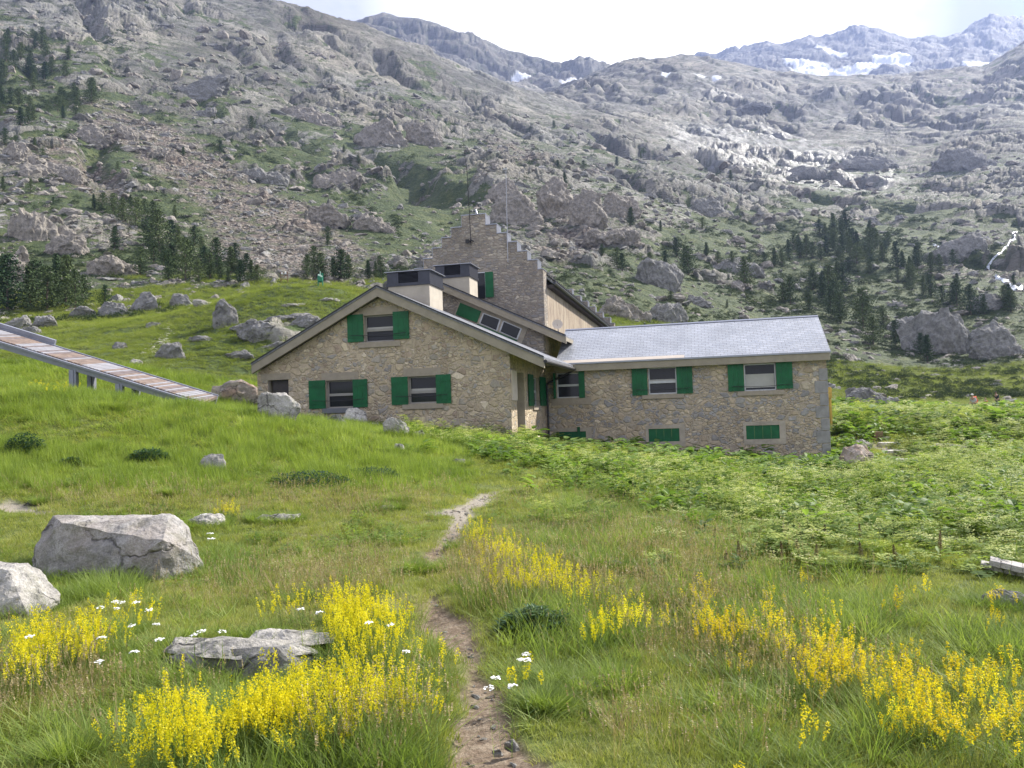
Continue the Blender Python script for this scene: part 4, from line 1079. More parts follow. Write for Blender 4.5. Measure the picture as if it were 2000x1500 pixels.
# ================================================================== ROCKS
from mathutils import noise as MN
def rock_mat(name, tint, dark=.6, lichen=.3, stain=0.0, tc='Object'):
    m, t, out = material(name)
    tcn = t.add('ShaderNodeTexCoord', out=None).outputs[tc]
    oi = t.add('ShaderNodeObjectInfo', out=None)
    p = t.vmath('ADD', tcn, t.vmath('SCALE', t.add('ShaderNodeCombineXYZ', {0: oi.outputs['Random'], 1: oi.outputs['Random'], 2: 0.3}), 30.0))
    n1 = t.noise(p, 1.4, 6, .7); n2 = t.noise(p, 9, 6, .75); n3 = t.noise(p, 45, 4, .8)
    c = t.mix(t.mapr(n1, .38, .62), tint, tuple(x * dark for x in tint[:3]) + (1,))
    c = t.mix(1.0, c, t.ramp(n2, [(.3, .62), (.5, 1.0), (.7, 1.25)]), 'MULTIPLY')
    c = t.mix(1.0, c, t.ramp(n3, [(.35, .70), (.6, 1.12)]), 'MULTIPLY')
    if lichen: c = t.mix(t.math('MULTIPLY', t.mapr(t.noise(t.vmath('ADD', p, (7, 3, 1)), 3.2, 7, .8), .52, .60), lichen), c, (.16, .165, .09, 1))
    if stain: c = t.mix(t.math('MULTIPLY', t.mapr(t.noise(t.vmath('ADD', p, (1, 9, 4)), 1.3, 4, .6), .50, .62), stain), c, (.36, .20, .11, 1))
    w_ = t.vmath('ADD', p, t.vmath('SCALE', t.noise(p, 1.2, 4, .6, out=1), .9))
    cr = t.add('ShaderNodeTexVoronoi', {'Vector': t.vmath('MULTIPLY', w_, (.8, .8, 1.5)), 'Scale': 1.1}, out=None, feature='DISTANCE_TO_EDGE').outputs['Distance']
    crk = t.math('MULTIPLY', t.mapr(cr, .0, .028, 1.0, 0.0), t.mapr(n1, .42, .55))
    c = t.mix(t.math('MULTIPLY', crk, .75), c, (.05, .047, .042, 1))
    c = t.mix(t.math('MULTIPLY', t.mapr(t.noise(t.vmath('ADD', p, (4, 4, 9)), .9, 6, .75), .50, .60), .45), c, (.13, .125, .115, 1))
    h = t.math('ADD', t.math('ADD', n2, t.math('MULTIPLY', n3, .35)), t.math('MULTIPLY', crk, -1.2))
    principled(t, out, c, .85, t.bump(h, .8, .05), .25)
    return m
mRockL = rock_mat("pale_granite", (.52, .49, .44, 1), .58, .4)
mRockG = rock_mat("grey_granite", (.30, .29, .275, 1), .55, .5)
mRockB = rock_mat("pale_grey_granite", (.46, .435, .40, 1), .6, .35, .12)
mRockW = rock_mat("warm_granite", (.52, .44, .37, 1), .65, .25, .5)
mRockWh = rock_mat("white_granite", (.74, .70, .62, 1), .8, .12)
mRockFar = rock_mat("hillside_granite", (.31, .30, .275, 1), .62, .3)
mRockFarW = rock_mat("hillside_warm_granite", (.38, .34, .285, 1), .62, .2)

def hull_rock(points, seed, detail=3, amp=.05, smooth=1, freq=1.6):
    """convex hull, split into small faces and roughened; returns verts, faces arrays"""
    bm = bmesh.new()
    for p in points: bm.verts.new(p)
    r = bmesh.ops.convex_hull(bm, input=bm.verts)
    bmesh.ops.delete(bm, geom=[v for v in bm.verts if not v.link_faces], context='VERTS')
    bmesh.ops.triangulate(bm, faces=bm.faces)
    for k in range(detail):
        if k == 0:
            # even out long triangles first
            pass
        bmesh.ops.subdivide_edges(bm, edges=bm.edges[:], cuts=1, use_grid_fill=True)
        if k < smooth: bmesh.ops.smooth_vert(bm, verts=bm.verts[:], factor=.35, use_axis_x=True, use_axis_y=True, use_axis_z=True)
    bm.normal_update()
    sz = max((max(v.co[i] for v in bm.verts) - min(v.co[i] for v in bm.verts)) for i in range(3))
    o = Vector((seed * 3.7, seed * 1.3, seed * 2.1))
    for v in bm.verts:
        q = v.co / sz * freq * 3 + o
        a = MN.fractal(q, .9, 2.1, 5) * amp * sz
        # chipped steps
        c_ = abs(MN.noise(q * 1.7)) * -1.6 + .3
        v.co += v.normal * (a + c_ * amp * .7 * sz)
    bmesh.ops.triangulate(bm, faces=bm.faces)
    me = bpy.data.meshes.new("rock"); bm.to_mesh(me); bm.free()
    return me
def rnd_pts(seed, sx, sy, sz, n=15, flat=.35):
    rr = random.Random(seed); P = []
    for i in range(n):
        v = Vector((rr.gauss(0, 1), rr.gauss(0, 1), rr.gauss(0, 1))).normalized()
        k = rr.uniform(.8, 1.05)
        P.append((v.x * sx * .5 * k, v.y * sy * .5 * k, max(-.5*flat*sz - .1*sz, v.z * sz * .62 * k)))
    return P
def put_rock(name, me, loc, mat, rz=0.0, smooth=False, **kw):
    me.materials.clear(); me.materials.append(mat)
    if smooth: me.polygons.foreach_set('use_smooth', np.ones(len(me.polygons), bool))
    me.name = name
    o = link(name, me, None, loc, **kw); o.rotation_euler.z = rz
    return o
def rock_at(px, py_base, wpx, hpx, seed, mat, label, name="boulder", depth=.8, sink=.18, n=16, amp=.045, detail=3, far=False, group=None, rz=None):
    q = surf_hit(px, py_base) if far else ground_hit(px, py_base)
    k = q.y / F
    if 580 < px < 830 and 800 < py_base < 880: wpx *= 1.15; hpx *= 1.6
    if 430 < px < 560 and py_base in (793, 826): hpx *= 1.25
    w, h_ = wpx * k, hpx * k
    me = hull_rock(rnd_pts(seed, w, w * depth, h_ * 1.3, n), seed, detail, amp)
    zs_ = [v.co.z for v in me.vertices]; xs_ = [v.co.x for v in me.vertices]
    # fit to the size seen
    sx = w / (max(xs_) - min(xs_)); szv = h_ * (1 + sink) / (max(zs_) - min(zs_)); zmin = min(zs_); cx_ = .5*(max(xs_)+min(xs_))
    co = np.empty(len(me.vertices)*3, np.float32); me.vertices.foreach_get('co', co); co = co.reshape(-1, 3)
    co[:, 0] = (co[:, 0] - cx_) * sx; co[:, 2] = (co[:, 2] - zmin) * szv - h_ * sink
    me.vertices.foreach_set('co', co.ravel()); me.update()
    return put_rock(name, me, (q.x, q.y + w*depth*.3, q.z), mat, label=label, cat='rock' if name != 'boulder' else 'boulder', group=group)

# --- the big slab-sided boulder left of the path
q = ground_hit(235, 1138); k = q.y / F * .98; q.x -= .0
def L(px, py, dy): return tuple(at(px, py, q.y + dy) - q)
me = hull_rock([L(62, 1130, .25), L(60, 1075, .35), L(90, 1035, .5), L(105, 1009, .75), L(120, 1020, .25), L(205, 1036, .12), L(330, 1010, .35), L(345, 1012, .55),
                L(318, 1055, -.05), L(402, 1100, .35), L(372, 1040, .5), L(310, 1150, -.06), L(395, 1140, .35), L(70, 1160, .25), L(150, 1165, -.02), L(120, 1018, 1.15), L(330, 1008, 1.05), L(90, 1150, 1.2), L(390, 1140, 1.1)], 3, 5, .020, 0)
put_rock("boulder", me, (q.x, q.y, q.z), mRockB, label='largest boulder, grey block with a flat pale top left of the path', cat='boulder')
q = ground_hit(45, 1205); k = q.y / F
me = hull_rock([tuple(at(px, py, q.y + dy) - q) for px, py, dy in [(-80, 1205, 0), (-70, 1110, .3), (-20, 1098, .5), (60, 1099, .4), (95, 1125, .3), (122, 1160, .3), (118, 1190, .3), (60, 1225, -.12), (-40, 1235, -.15), (20, 1105, .1), (75, 1110, .75), (-60, 1105, .9), (115, 1180, .8), (60, 1200, 1.0)]], 5, 5, .022, 1)
put_rock("boulder", me, (q.x, q.y, q.z), mRockL, label='pale rounded boulder cut by the left edge of the photo', cat='boulder')
# --- layered rock in the yellow flowers: three slabs of one outcrop
q = ground_hit(455, 1330, 3); k = q.y / F
def slab(pts, seed, name, parent=None, **kw):
    me = hull_rock([tuple(at(px, py, q.y + dy) - q) for px, py, dy in pts], seed, 4, .022, 0)
    me.materials.append(mRockL if name != 'rock_base' else mRockG); me.name = name
    return link(name, me, parent, None if parent else tuple(q), **kw)
base = slab([(288, 1345, .2), (290, 1295, .25), (330, 1282, .1), (540, 1265, .05), (640, 1290, .3), (630, 1345, .1), (450, 1350, -.08), (300, 1280, .6), (620, 1260, .7), (300, 1340, .8), (630, 1340, .8)], 11, "rock_base",
            label='layered grey rock lying among the yellow flowers in front', cat='rock')
base.name = "layered_rock"
slab([(322, 1272, .2), (340, 1256, .25), (480, 1247, .15), (625, 1275, .22), (520, 1290, .0), (400, 1285, .02), (345, 1245, .6), (600, 1255, .6), (620, 1270, .5)], 12, "upper_slab", base)
slab([(480, 1250, .42), (500, 1236, .5), (560, 1228, .45), (655, 1240, .45), (650, 1256, .4), (580, 1262, .32), (500, 1232, .8), (640, 1236, .8)], 13, "upper_slab", base)

ROCKS = [
 (455, 793, 125, 42, 21, mRockW, 'long rust-streaked pale boulder at the foot of the ramp', .5),
 (540, 826, 95, 50, 22, mRockL, 'speckled lichen-covered boulder before the small dark door', .8),
 (588, 822, 20, 10, 23, mRockL, 'small pale stone just right of the lichen-covered boulder', .8),
 (655, 836, 40, 17, 24, mRockG, 'low dull stone left of the white boulder under the gable window', .8),
 (690, 838, 48, 26, 25, mRockWh, 'white rounded boulder under the left gable window', .8),
 (730, 843, 26, 11, 26, mRockL, 'small flat grey stone right of the white boulder', .8),
 (773, 856, 46, 26, 27, mRockL, 'slanting wedge-shaped pale stone beside the gable wall', .5),
 (810, 862, 34, 14, 28, mRockL, 'low pale stone right of the wedge-shaped one', .7),
 (779, 889, 24, 22, 29, mRockWh, 'small white pointed stone alone on the green bank', .7),
 (412, 925, 62, 38, 30, mRockL, 'grey-white boulder alone in the middle of the grass slope', .8),
 (218, 802, 20, 13, 31, mRockG, 'small grey stone below the ramp on the bank', .8),
 (888, 912, 44, 16, 32, mRockG, 'flat dark-grey stone in the grass left of the path end', .8),
 (750, 998, 56, 11, 33, mRockL, 'flat pale stone flush in the turf left of the path', .6),
 (780, 985, 22, 6, 34, mRockL, 'tiny flat stone above the flush turf stone', .6),
 (535, 1020, 95, 15, 35, mRockL, 'long thin pale stone showing through the turf', .5),
 (395, 1028, 85, 22, 36, mRockL, 'flat pale rock behind the right end of the largest boulder', .8),
 (215, 1246, 66, 20, 37, mRockL, 'low grey stone at the left flower drift', .8),
 (198, 1294, 22, 8, 38, mRockL, 'small pale stone in front of the left flower drift', .8),
 (1148, 1352, 150, 22, 39, mRockL, 'flat pale rock in the turf right of the path', .55),
 (1067, 1392, 34, 16, 40, mRockG, 'small dull stone at the edge of the path', .8),
 (842, 1122, 60, 14, 41, mRockL, 'pair-like flat stone lying across the faint path', .6),
 (803, 1122, 26, 7, 42, mRockL, 'small flat stone left of the one across the path', .6),
 (872, 1070, 18, 7, 43, mRockL, 'loose stone on the narrow stretch of path', .8),
 (1000, 1466, 30, 18, 44, mRockL, 'pale fist-sized stone on the bare path', .8),
 (972, 1474, 22, 9, 45, mRockL, 'smaller flat stone beside the pale one on the bare path', .8),
 (1190, 1118, 70, 20, 46, mRockG, 'grey rock half sunk among the right flower patches', .6),
 (1345, 1032, 26, 16, 47, mRockG, 'grey stone at the end of the gravel strip', .6),
 (1970, 1195, 110, 36, 48, mRockG, 'broad grey rock half hidden by weeds at the right edge', .7),
 (775, 1398, 1, 1, 0, None, '', 0),
 (1682, 916, 82, 48, 49, mRockW, 'brown pointed boulder beside the wing corner', .8),
 (1688, 880, 42, 22, 50, mRockL, 'paler boulder behind the brown pointed one', .8),
 (1735, 915, 24, 16, 51, mRockWh, 'small white stone at the foot of the stone steps', .8),
 (1868, 888, 80, 22, 52, mRockL, 'long low pale boulder in the weeds right of the steps', .6),
 (1800, 808, 44, 12, 53, mRockL, 'flat pale rock at the far rim of the weeds', .7),
 (1965, 822, 30, 10, 54, mRockG, 'small grey rock at the far rim right of the hikers', .7),
 (60, 985, 34, 8, 55, mRockG, 'flat brown-grey stone in the bare patch at left', .7),
 (330, 968, 14, 5, 56, mRockWh, 'tiny white stone above the largest boulder', .7),
 (132, 1492, 20, 8, 57, mRockL, 'small stone in the dry turf at the bottom left', .7),
]
for px, py, w, h_, sd_, mt, lb, dp in ROCKS:
    if mt is None: continue
    rock_at(px, py, w, h_, sd_, mt, lb, name="boulder" if w > 60 and h_ > 18 else "stone", depth=dp, sink=.35 if h_ > 12 else .9)
# stone steps of the side path
for i, (px, py, w) in enumerate([(1772, 914, 62), (1765, 901, 66), (1748, 884, 46), (1735, 869, 40), (1722, 858, 34)]):
    q = ground_hit(px, py); k = q.y / F
    me = hull_rock([(sx*w*k*.5*random.uniform(.85, 1.05), sy*.3, z_) for sx in (-1, 1) for sy in (-1, 1) for z_ in (-.2, .12)] + [(0, -.34, .12), (0, .3, -.2)], 60 + i, 3, .02, 1)
    put_rock("stone_step", me, (q.x, q.y, q.z), mRockWh, group='stone steps beside the wing', cat='step',
             label=['lowest', 'second lowest', 'middle', 'second highest', 'highest'][i] + ' of the five pale stone steps right of the wing')
# cut post/stump beside the steps
for px, py, w, h_, lb in ((1713, 858, 17, 15, 'brown squared wooden block standing behind the pale boulder by the steps'), (1668, 862, 9, 8, 'small brown post stub left of the pale boulder by the steps')):
    q = ground_hit(px, py); k = q.y / F
    b = MB(); b.box(-w*k/2, w*k/2, -w*k/2, w*k/2, -.2, h_*k)
    b.build("wooden_block", plain("weathered_brown_wood", (.22, .13, .08, 1), .8, .25, 8), None, .015, label=lb, cat='wooden block').location = q

# --- hillside boulders and outcrops
FARROCKS = [
 (436, 640, 52, 58, 101, mRockG, 'angular grey boulder standing on the green knoll', .8),
 (22, 643, 58, 30, 102, mRockG, 'rounded grey boulder at the left edge above the ramp', .9),
 (82, 641, 54, 28, 103, mRockG, 'rounded grey boulder second from the left above the ramp', .9),
 (50, 652, 46, 16, 104, mRockG, 'low boulder in front of the two rounded ones above the ramp', .9),
 (295, 640, 34, 12, 105, mRockG, 'flat stone left of the pale rock runnel on the knoll', .8),
 (325, 700, 66, 34, 106, mRockG, 'domed grey rock below the runnel on the knoll', .9),
 (230, 683, 26, 16, 107, mRockG, 'grey wedge-shaped rock amid ferns left on the knoll', .9),
 (262, 712, 26, 12, 108, mRockL, 'pale chunk left of the domed rock on the knoll', .9),
 (515, 665, 120, 46, 109, mRockG, 'broad layered outcrop on the face of the knoll', .5),
 (600, 640, 70, 26, 110, mRockG, 'outcrop on the knoll just above the gable roof', .5),
 (488, 648, 90, 22, 131, mRockG, 'left low ledge of layered bedrock on the knoll face', .5),
 (566, 628, 120, 18, 132, mRockG, 'top ledge of layered bedrock on the knoll face', .4),
 (540, 688, 120, 22, 133, mRockG, 'bottom ledge of layered bedrock above the gable eave', .5),
 (385, 668, 60, 14, 134, mRockG, 'thin grey ledge right of the domed rock on the knoll', .5),
 (465, 700, 60, 18, 111, mRockG, 'low ledge of rock beside the gable eave', .6),
 (570, 600, 50, 8, 112, mRockL, 'thin pale ledge high on the knoll', .7),
 (640, 588, 44, 8, 113, mRockL, 'thin pale ledge near the knoll top right', .7),
 (1703, 795, 88, 40, 114, mRockG, 'large smooth grey boulder beyond the weeds right of the wing', .9),
 (1668, 790, 28, 34, 115, mRockG, 'upright grey slab leaning left of the large smooth boulder', .9),
 (1752, 788, 16, 12, 116, mRockG, 'small grey stone right of the large smooth boulder', .9),
 (215, 620, 70, 34, 117, mRockG, 'rounded boulder at the foot of the left pines', .9),
 (150, 622, 60, 26, 118, mRockG, 'low boulder left of the rounded one at the pine foot', .9),
 (275, 610, 60, 44, 119, mRockG, 'tall grey boulder among the rocks above the knoll', .9),
 (350, 600, 50, 30, 120, mRockG, 'dark boulder between knoll and left pines', .9),
 (395, 598, 46, 14, 121, mRockL, 'pale flat boulder where the knoll meets the scree', .9),
]
for px, py, w, h_, sd_, mt, lb, dp in FARROCKS:
    rock_at(px, py, w, h_, sd_, mt, lb, depth=dp, far=True, sink=.4, amp=.05, detail=4 if w > 60 else 3)
OUT = [
 (1290, 560, 100, 60, 'rounded granite outcrop behind the wing roof, pale on top'),
 (1225, 628, 110, 55, 'split granite outcrop rising just behind the wing roof'),
 (1310, 630, 80, 42, 'granite hump right of the split outcrop behind the roof'),
 (1140, 640, 90, 50, 'dark outcrop behind the far stepped gable'),
 (1365, 598, 60, 26, 'low boulder-like outcrop above the middle of the wing roof'),
 (1850, 690, 150, 90, 'largest smooth granite dome on the right slope'),
 (1960, 700, 120, 80, 'granite dome at the right edge below the stream'),
 (1780, 650, 80, 36, 'low granite dome left of the largest one'),
 (1935, 605, 90, 34, 'pale granite dome just above the largest one'),
 (1450, 535, 110, 34, 'long pale slab outcrop amid the right pines'),
 (1620, 560, 110, 40, 'slab outcrop in the gap of the right pine wood'),
 (1010, 440, 110, 75, 'steep pale bluff directly right of the stepped gable top'),
 (1085, 425, 80, 90, 'tall pale buttress of the middle bluff'),
 (1150, 440, 80, 80, 'dark faced buttress right of the tall pale one'),
 (1215, 430, 90, 60, 'broad slabby buttress at the right of the middle bluff'),
 (985, 390, 80, 50, 'pale rounded shoulder on top of the middle bluff'),
 (1200, 480, 120, 40, 'slab band below the middle bluff'),
 (1380, 420, 120, 40, 'sloping slab right of the middle bluff'),
 (60, 345, 110, 50, 'sunlit warm bluff at the left edge of the photo'),
 (20, 310, 60, 40, 'upper block of the sunlit warm bluff'),
 (130, 350, 60, 36, 'right-hand block of the sunlit warm bluff'),
 (60, 470, 130, 70, 'cracked grey cliff left, between the two pine stands'),
 (120, 500, 90, 50, 'blocky buttress right of the cracked grey cliff'),
 (20, 555, 80, 80, 'dark rock wall at the left edge behind the big pines'),
 (210, 540, 100, 48, 'rounded outcrop between the left pine stands'),
 (180, 285, 70, 50, 'triangular pale face under the upper left pines'),
 (240, 270, 50, 34, 'block right of the triangular pale face'),
 (470, 240, 130, 44, 'dark overhanging crag in the middle of the left slope'),
 (390, 190, 110, 60, 'crag with a shaded face high on the left slope'),
 (600, 240, 130, 50, 'long tilted crag right of the dark overhang'),
 (740, 285, 110, 60, 'dark cracked crag above the green alp'),
 (830, 285, 90, 50, 'crag above the tower tip on the left slope'),
 (640, 435, 90, 40, 'pale rounded knob above the pines by the tank'),
 (730, 455, 110, 44, 'pale knobs just left of the stepped gable'),
 (500, 355, 120, 34, 'long low outcrop in the middle of the scree'),
 (650, 365, 110, 44, 'double pale outcrop below the green alp'),
 (390, 225, 60, 20, 'flat pale slab in the left scree'),
 (1470, 215, 90, 24, 'smooth slab high in the bowl'),
 (1560, 350, 130, 34, 'wide wet slab at the foot of the bowl'),
 (1700, 330, 140, 36, 'broad slab on the right of the bowl'),
 (1900, 330, 120, 50, 'dark outcrop on the far right slope'),
 (1880, 500, 120, 50, 'dark smooth rock beside the right stream'),
]
for i, (px, py, w, h_, lb) in enumerate(OUT):
    warm = px < 260 or 560 < px < 1250
    rock_at(px, py, w, h_, 300 + i, mRockFarW if warm else mRockFar, lb, name="granite_outcrop", depth=.8, far=True, sink=.5, amp=.05 if px > 1230 else .07, detail=5, n=18 if px > 1230 else 13)

# --- scattered rubble: countless stones, one object
def scatter(name, P, protos, idx, rot, scl, label=None, kind='stuff', mat=None):
    """instances of unlinked source meshes on points; ONE stuff object"""
    P = np.asarray(P, np.float32); N = len(P)
    me = bpy.data.meshes.new(name); me.vertices.add(N); me.vertices.foreach_set('co', P.ravel())
    a = me.attributes.new('rot', 'FLOAT_VECTOR', 'POINT'); a.data.foreach_set('vector', np.asarray(rot, np.float32).ravel())
    a = me.attributes.new('scl', 'FLOAT_VECTOR', 'POINT'); a.data.foreach_set('vector', np.asarray(scl, np.float32).ravel())
    a = me.attributes.new('idx', 'INT', 'POINT'); a.data.foreach_set('value', np.asarray(idx, np.int32))
    ng = bpy.data.node_groups.new(name + "_scatter", 'GeometryNodeTree')
    ng.interface.new_socket('Geometry', in_out='INPUT', socket_type='NodeSocketGeometry')
    ng.interface.new_socket('Geometry', in_out='OUTPUT', socket_type='NodeSocketGeometry')
    n, l = ng.nodes, ng.links
    gi = n.new('NodeGroupInput'); go = n.new('NodeGroupOutput'); jn = n.new('GeometryNodeJoinGeometry')
    def na(nm, typ):
        x = n.new('GeometryNodeInputNamedAttribute'); x.data_type = typ; x.inputs[0].default_value = nm; return x.outputs[0]
    ar, asc, ai = na('rot', 'FLOAT_VECTOR'), na('scl', 'FLOAT_VECTOR'), na('idx', 'INT')
    e2r = n.new('FunctionNodeEulerToRotation'); l.new(ar, e2r.inputs[0])
    for k_, ob in enumerate(protos):
        cmp_ = n.new('FunctionNodeCompare'); cmp_.data_type = 'INT'; cmp_.operation = 'EQUAL'; l.new(ai, cmp_.inputs[2]); cmp_.inputs[3].default_value = k_
        oi = n.new('GeometryNodeObjectInfo'); oi.inputs['Object'].default_value = ob; oi.inputs['As Instance'].default_value = True
        ip = n.new('GeometryNodeInstanceOnPoints')
        l.new(gi.outputs[0], ip.inputs['Points']); l.new(cmp_.outputs[0], ip.inputs['Selection']); l.new(oi.outputs['Geometry'], ip.inputs['Instance'])
        l.new(e2r.outputs[0], ip.inputs['Rotation']); l.new(asc, ip.inputs['Scale']); l.new(ip.outputs[0], jn.inputs[0])
    l.new(jn.outputs[0], go.inputs[0])
    o = link(name, me, None, None, kind=kind, label=label)
    md = o.modifiers.new('scatter', 'NODES'); md.node_group = ng
    return o
def proto(name, me):
    return bpy.data.objects.new(name, me)
RP = []
for i in range(7):
    me = hull_rock(rnd_pts(500 + i, 1, .8, .75, 13), 500 + i, 2, .07, 1); me.materials.clear(); me.materials.append(mRockFar if i % 2 else mRockFarW); RP.append(proto("rubble_source", me))
def rand_on_slope(n, y0, y1, umax=.75, seed=0):
    g = np.random.default_rng(seed)
    Y = y0 * (y1 / y0) ** g.random(n); u = (g.random(n) * 2 - 1) * umax
    return u * Y, Y
x, y = rand_on_slope(90000, 78, 620, seed=3)
z = surf(x, y)
ii = np.clip(np.searchsorted(YR, y) - 1, 0, sh[0]-1); jj = np.clip(np.searchsorted(uu, x/y) - 1, 0, sh[1]-1)
rk_, sc_ = ROCKG[ii, jj], SCREEG[ii, jj]
hi_ = sstep(y, 230, 420)
prob = (.10 + .34*rk_) * (1 - .75*hi_) + .9*sc_
keep = rng.random(len(x)) < prob * .62
x, y, z, sc_ = x[keep], y[keep], z[keep], sc_[keep]
N = len(x)
s_ = np.exp(rng.normal(0, .55, N)) * (.0055 + .0038*(sc_ < .5)) * y * .9
s_ = np.minimum(s_, .03*y)
rot = np.stack([rng.normal(0, .25, N), rng.normal(0, .25, N), rng.random(N)*6.283], 1)
scl = np.stack([s_*rng.uniform(.9, 1.5, N), s_, s_*rng.uniform(.55, 1.0, N)], 1)
scatter("rubble", np.stack([x, y, z - s_*.1], 1), RP, rng.integers(0, 7, N), rot, scl, label='scree and loose boulders strewn over the mountainside')
print('rubble', N)
# ================================================================== PINES
m, t, out = material("pine_needles"); mNeedle = m
oi = t.add('ShaderNodeObjectInfo', out=None).outputs['Random']
p = t.add('ShaderNodeNewGeometry', out=None).outputs['Position']
c = t.mix(oi, (.028, .055, .022, 1), (.095, .125, .045, 1))
c = t.mix(1.0, c, t.ramp(t.noise(p, 2.5, 3), [(.3, .6), (.7, 1.7)]), 'MULTIPLY')
principled(t, out, c, .8, None, .15)
mBark = plain("pine_bark", (.13, .10, .075, 1), .9, .3, 3)
def pine_mesh(seed, slim=1.0, bare=.08):
    rr = random.Random(seed); v = []; f = []
    H = 1.0; n_w = 26
    for wv in range(n_w):
        h0 = bare + (1 - bare) * (wv / n_w) ** .92
        prof = (1 - h0) ** (.7 if seed % 3 else .5) * .33 * slim * (.65 + .5 * rr.random())
        if h0 < .2: prof *= .6 + 2 * h0
        nb = int(12 - 5 * h0)
        a0 = rr.random() * 6.28
        for b_ in range(nb):
            if rr.random() < .12: continue
            a = a0 + b_ * 6.283 / nb + rr.gauss(0, .2); L_ = prof * rr.uniform(.6, 1.15) + .012
            dr = rr.uniform(-.35, .25)
            for s_ in range(9):
                k_ = (s_ + .6 + rr.random()*.5) / 9
                c_ = Vector((math.cos(a)*L_*k_, math.sin(a)*L_*k_, h0 + L_*k_*dr*.9 + .25*L_*k_*k_))
                c_ += Vector((.012*math.sin(h0*9 + seed) + rr.gauss(0, .012), rr.gauss(0, .012), rr.gauss(0, .010)))
                sz = .026 + .016 * rr.random()
                d = Vector((rr.gauss(0, 1), rr.gauss(0, 1), rr.gauss(0, .7))).normalized(); e = d.orthogonal().normalized() * sz * .5; g_ = d.cross(e).normalized() * sz * .5
                n_ = len(v)
                v += [c_ + e*1.3, c_ - e*.6 + g_, c_ - e*.6 - g_]
                f.append((n_, n_+1, n_+2))
    me = npmesh("crown", np.array([tuple(q) for q in v]), np.array(f), mNeedle, False)
    b = MB(); pts = [(0, 0, -.06), (rr.gauss(0, .008), rr.gauss(0, .008), .35), (rr.gauss(0, .01), rr.gauss(0, .01), .7), (0, 0, .985)]
    rd = [.022, .016, .009, .003]
    for i in range(3): b.bar(pts[i], pts[i+1], rd[i], rd[i+1], n=6)
    tm = b.mesh("trunk", mBark)
    return me, tm
PM = [pine_mesh(900 + i, [1.0, .85, 1.45, 1.2, .75, 1.7][i]) for i in range(6)]
g_ = random.Random(5)
def fill(n, poly, h0, h1):
    """random base points inside a pixel polygon"""
    xs_ = [a for a, b in poly]; ys_ = [b for a, b in poly]; r_ = []
    while len(r_) < n:
        x, y = g_.uniform(min(xs_), max(xs_)), g_.uniform(min(ys_), max(ys_))
        c_ = False; j = len(poly) - 1
        for i in range(len(poly)):
            if (ys_[i] > y) != (ys_[j] > y) and x < (xs_[j]-xs_[i])*(y-ys_[i])/(ys_[j]-ys_[i]) + xs_[i]: c_ = not c_
            j = i
        if c_: r_.append((x, y, g_.uniform(h0, h1)))
    return r_
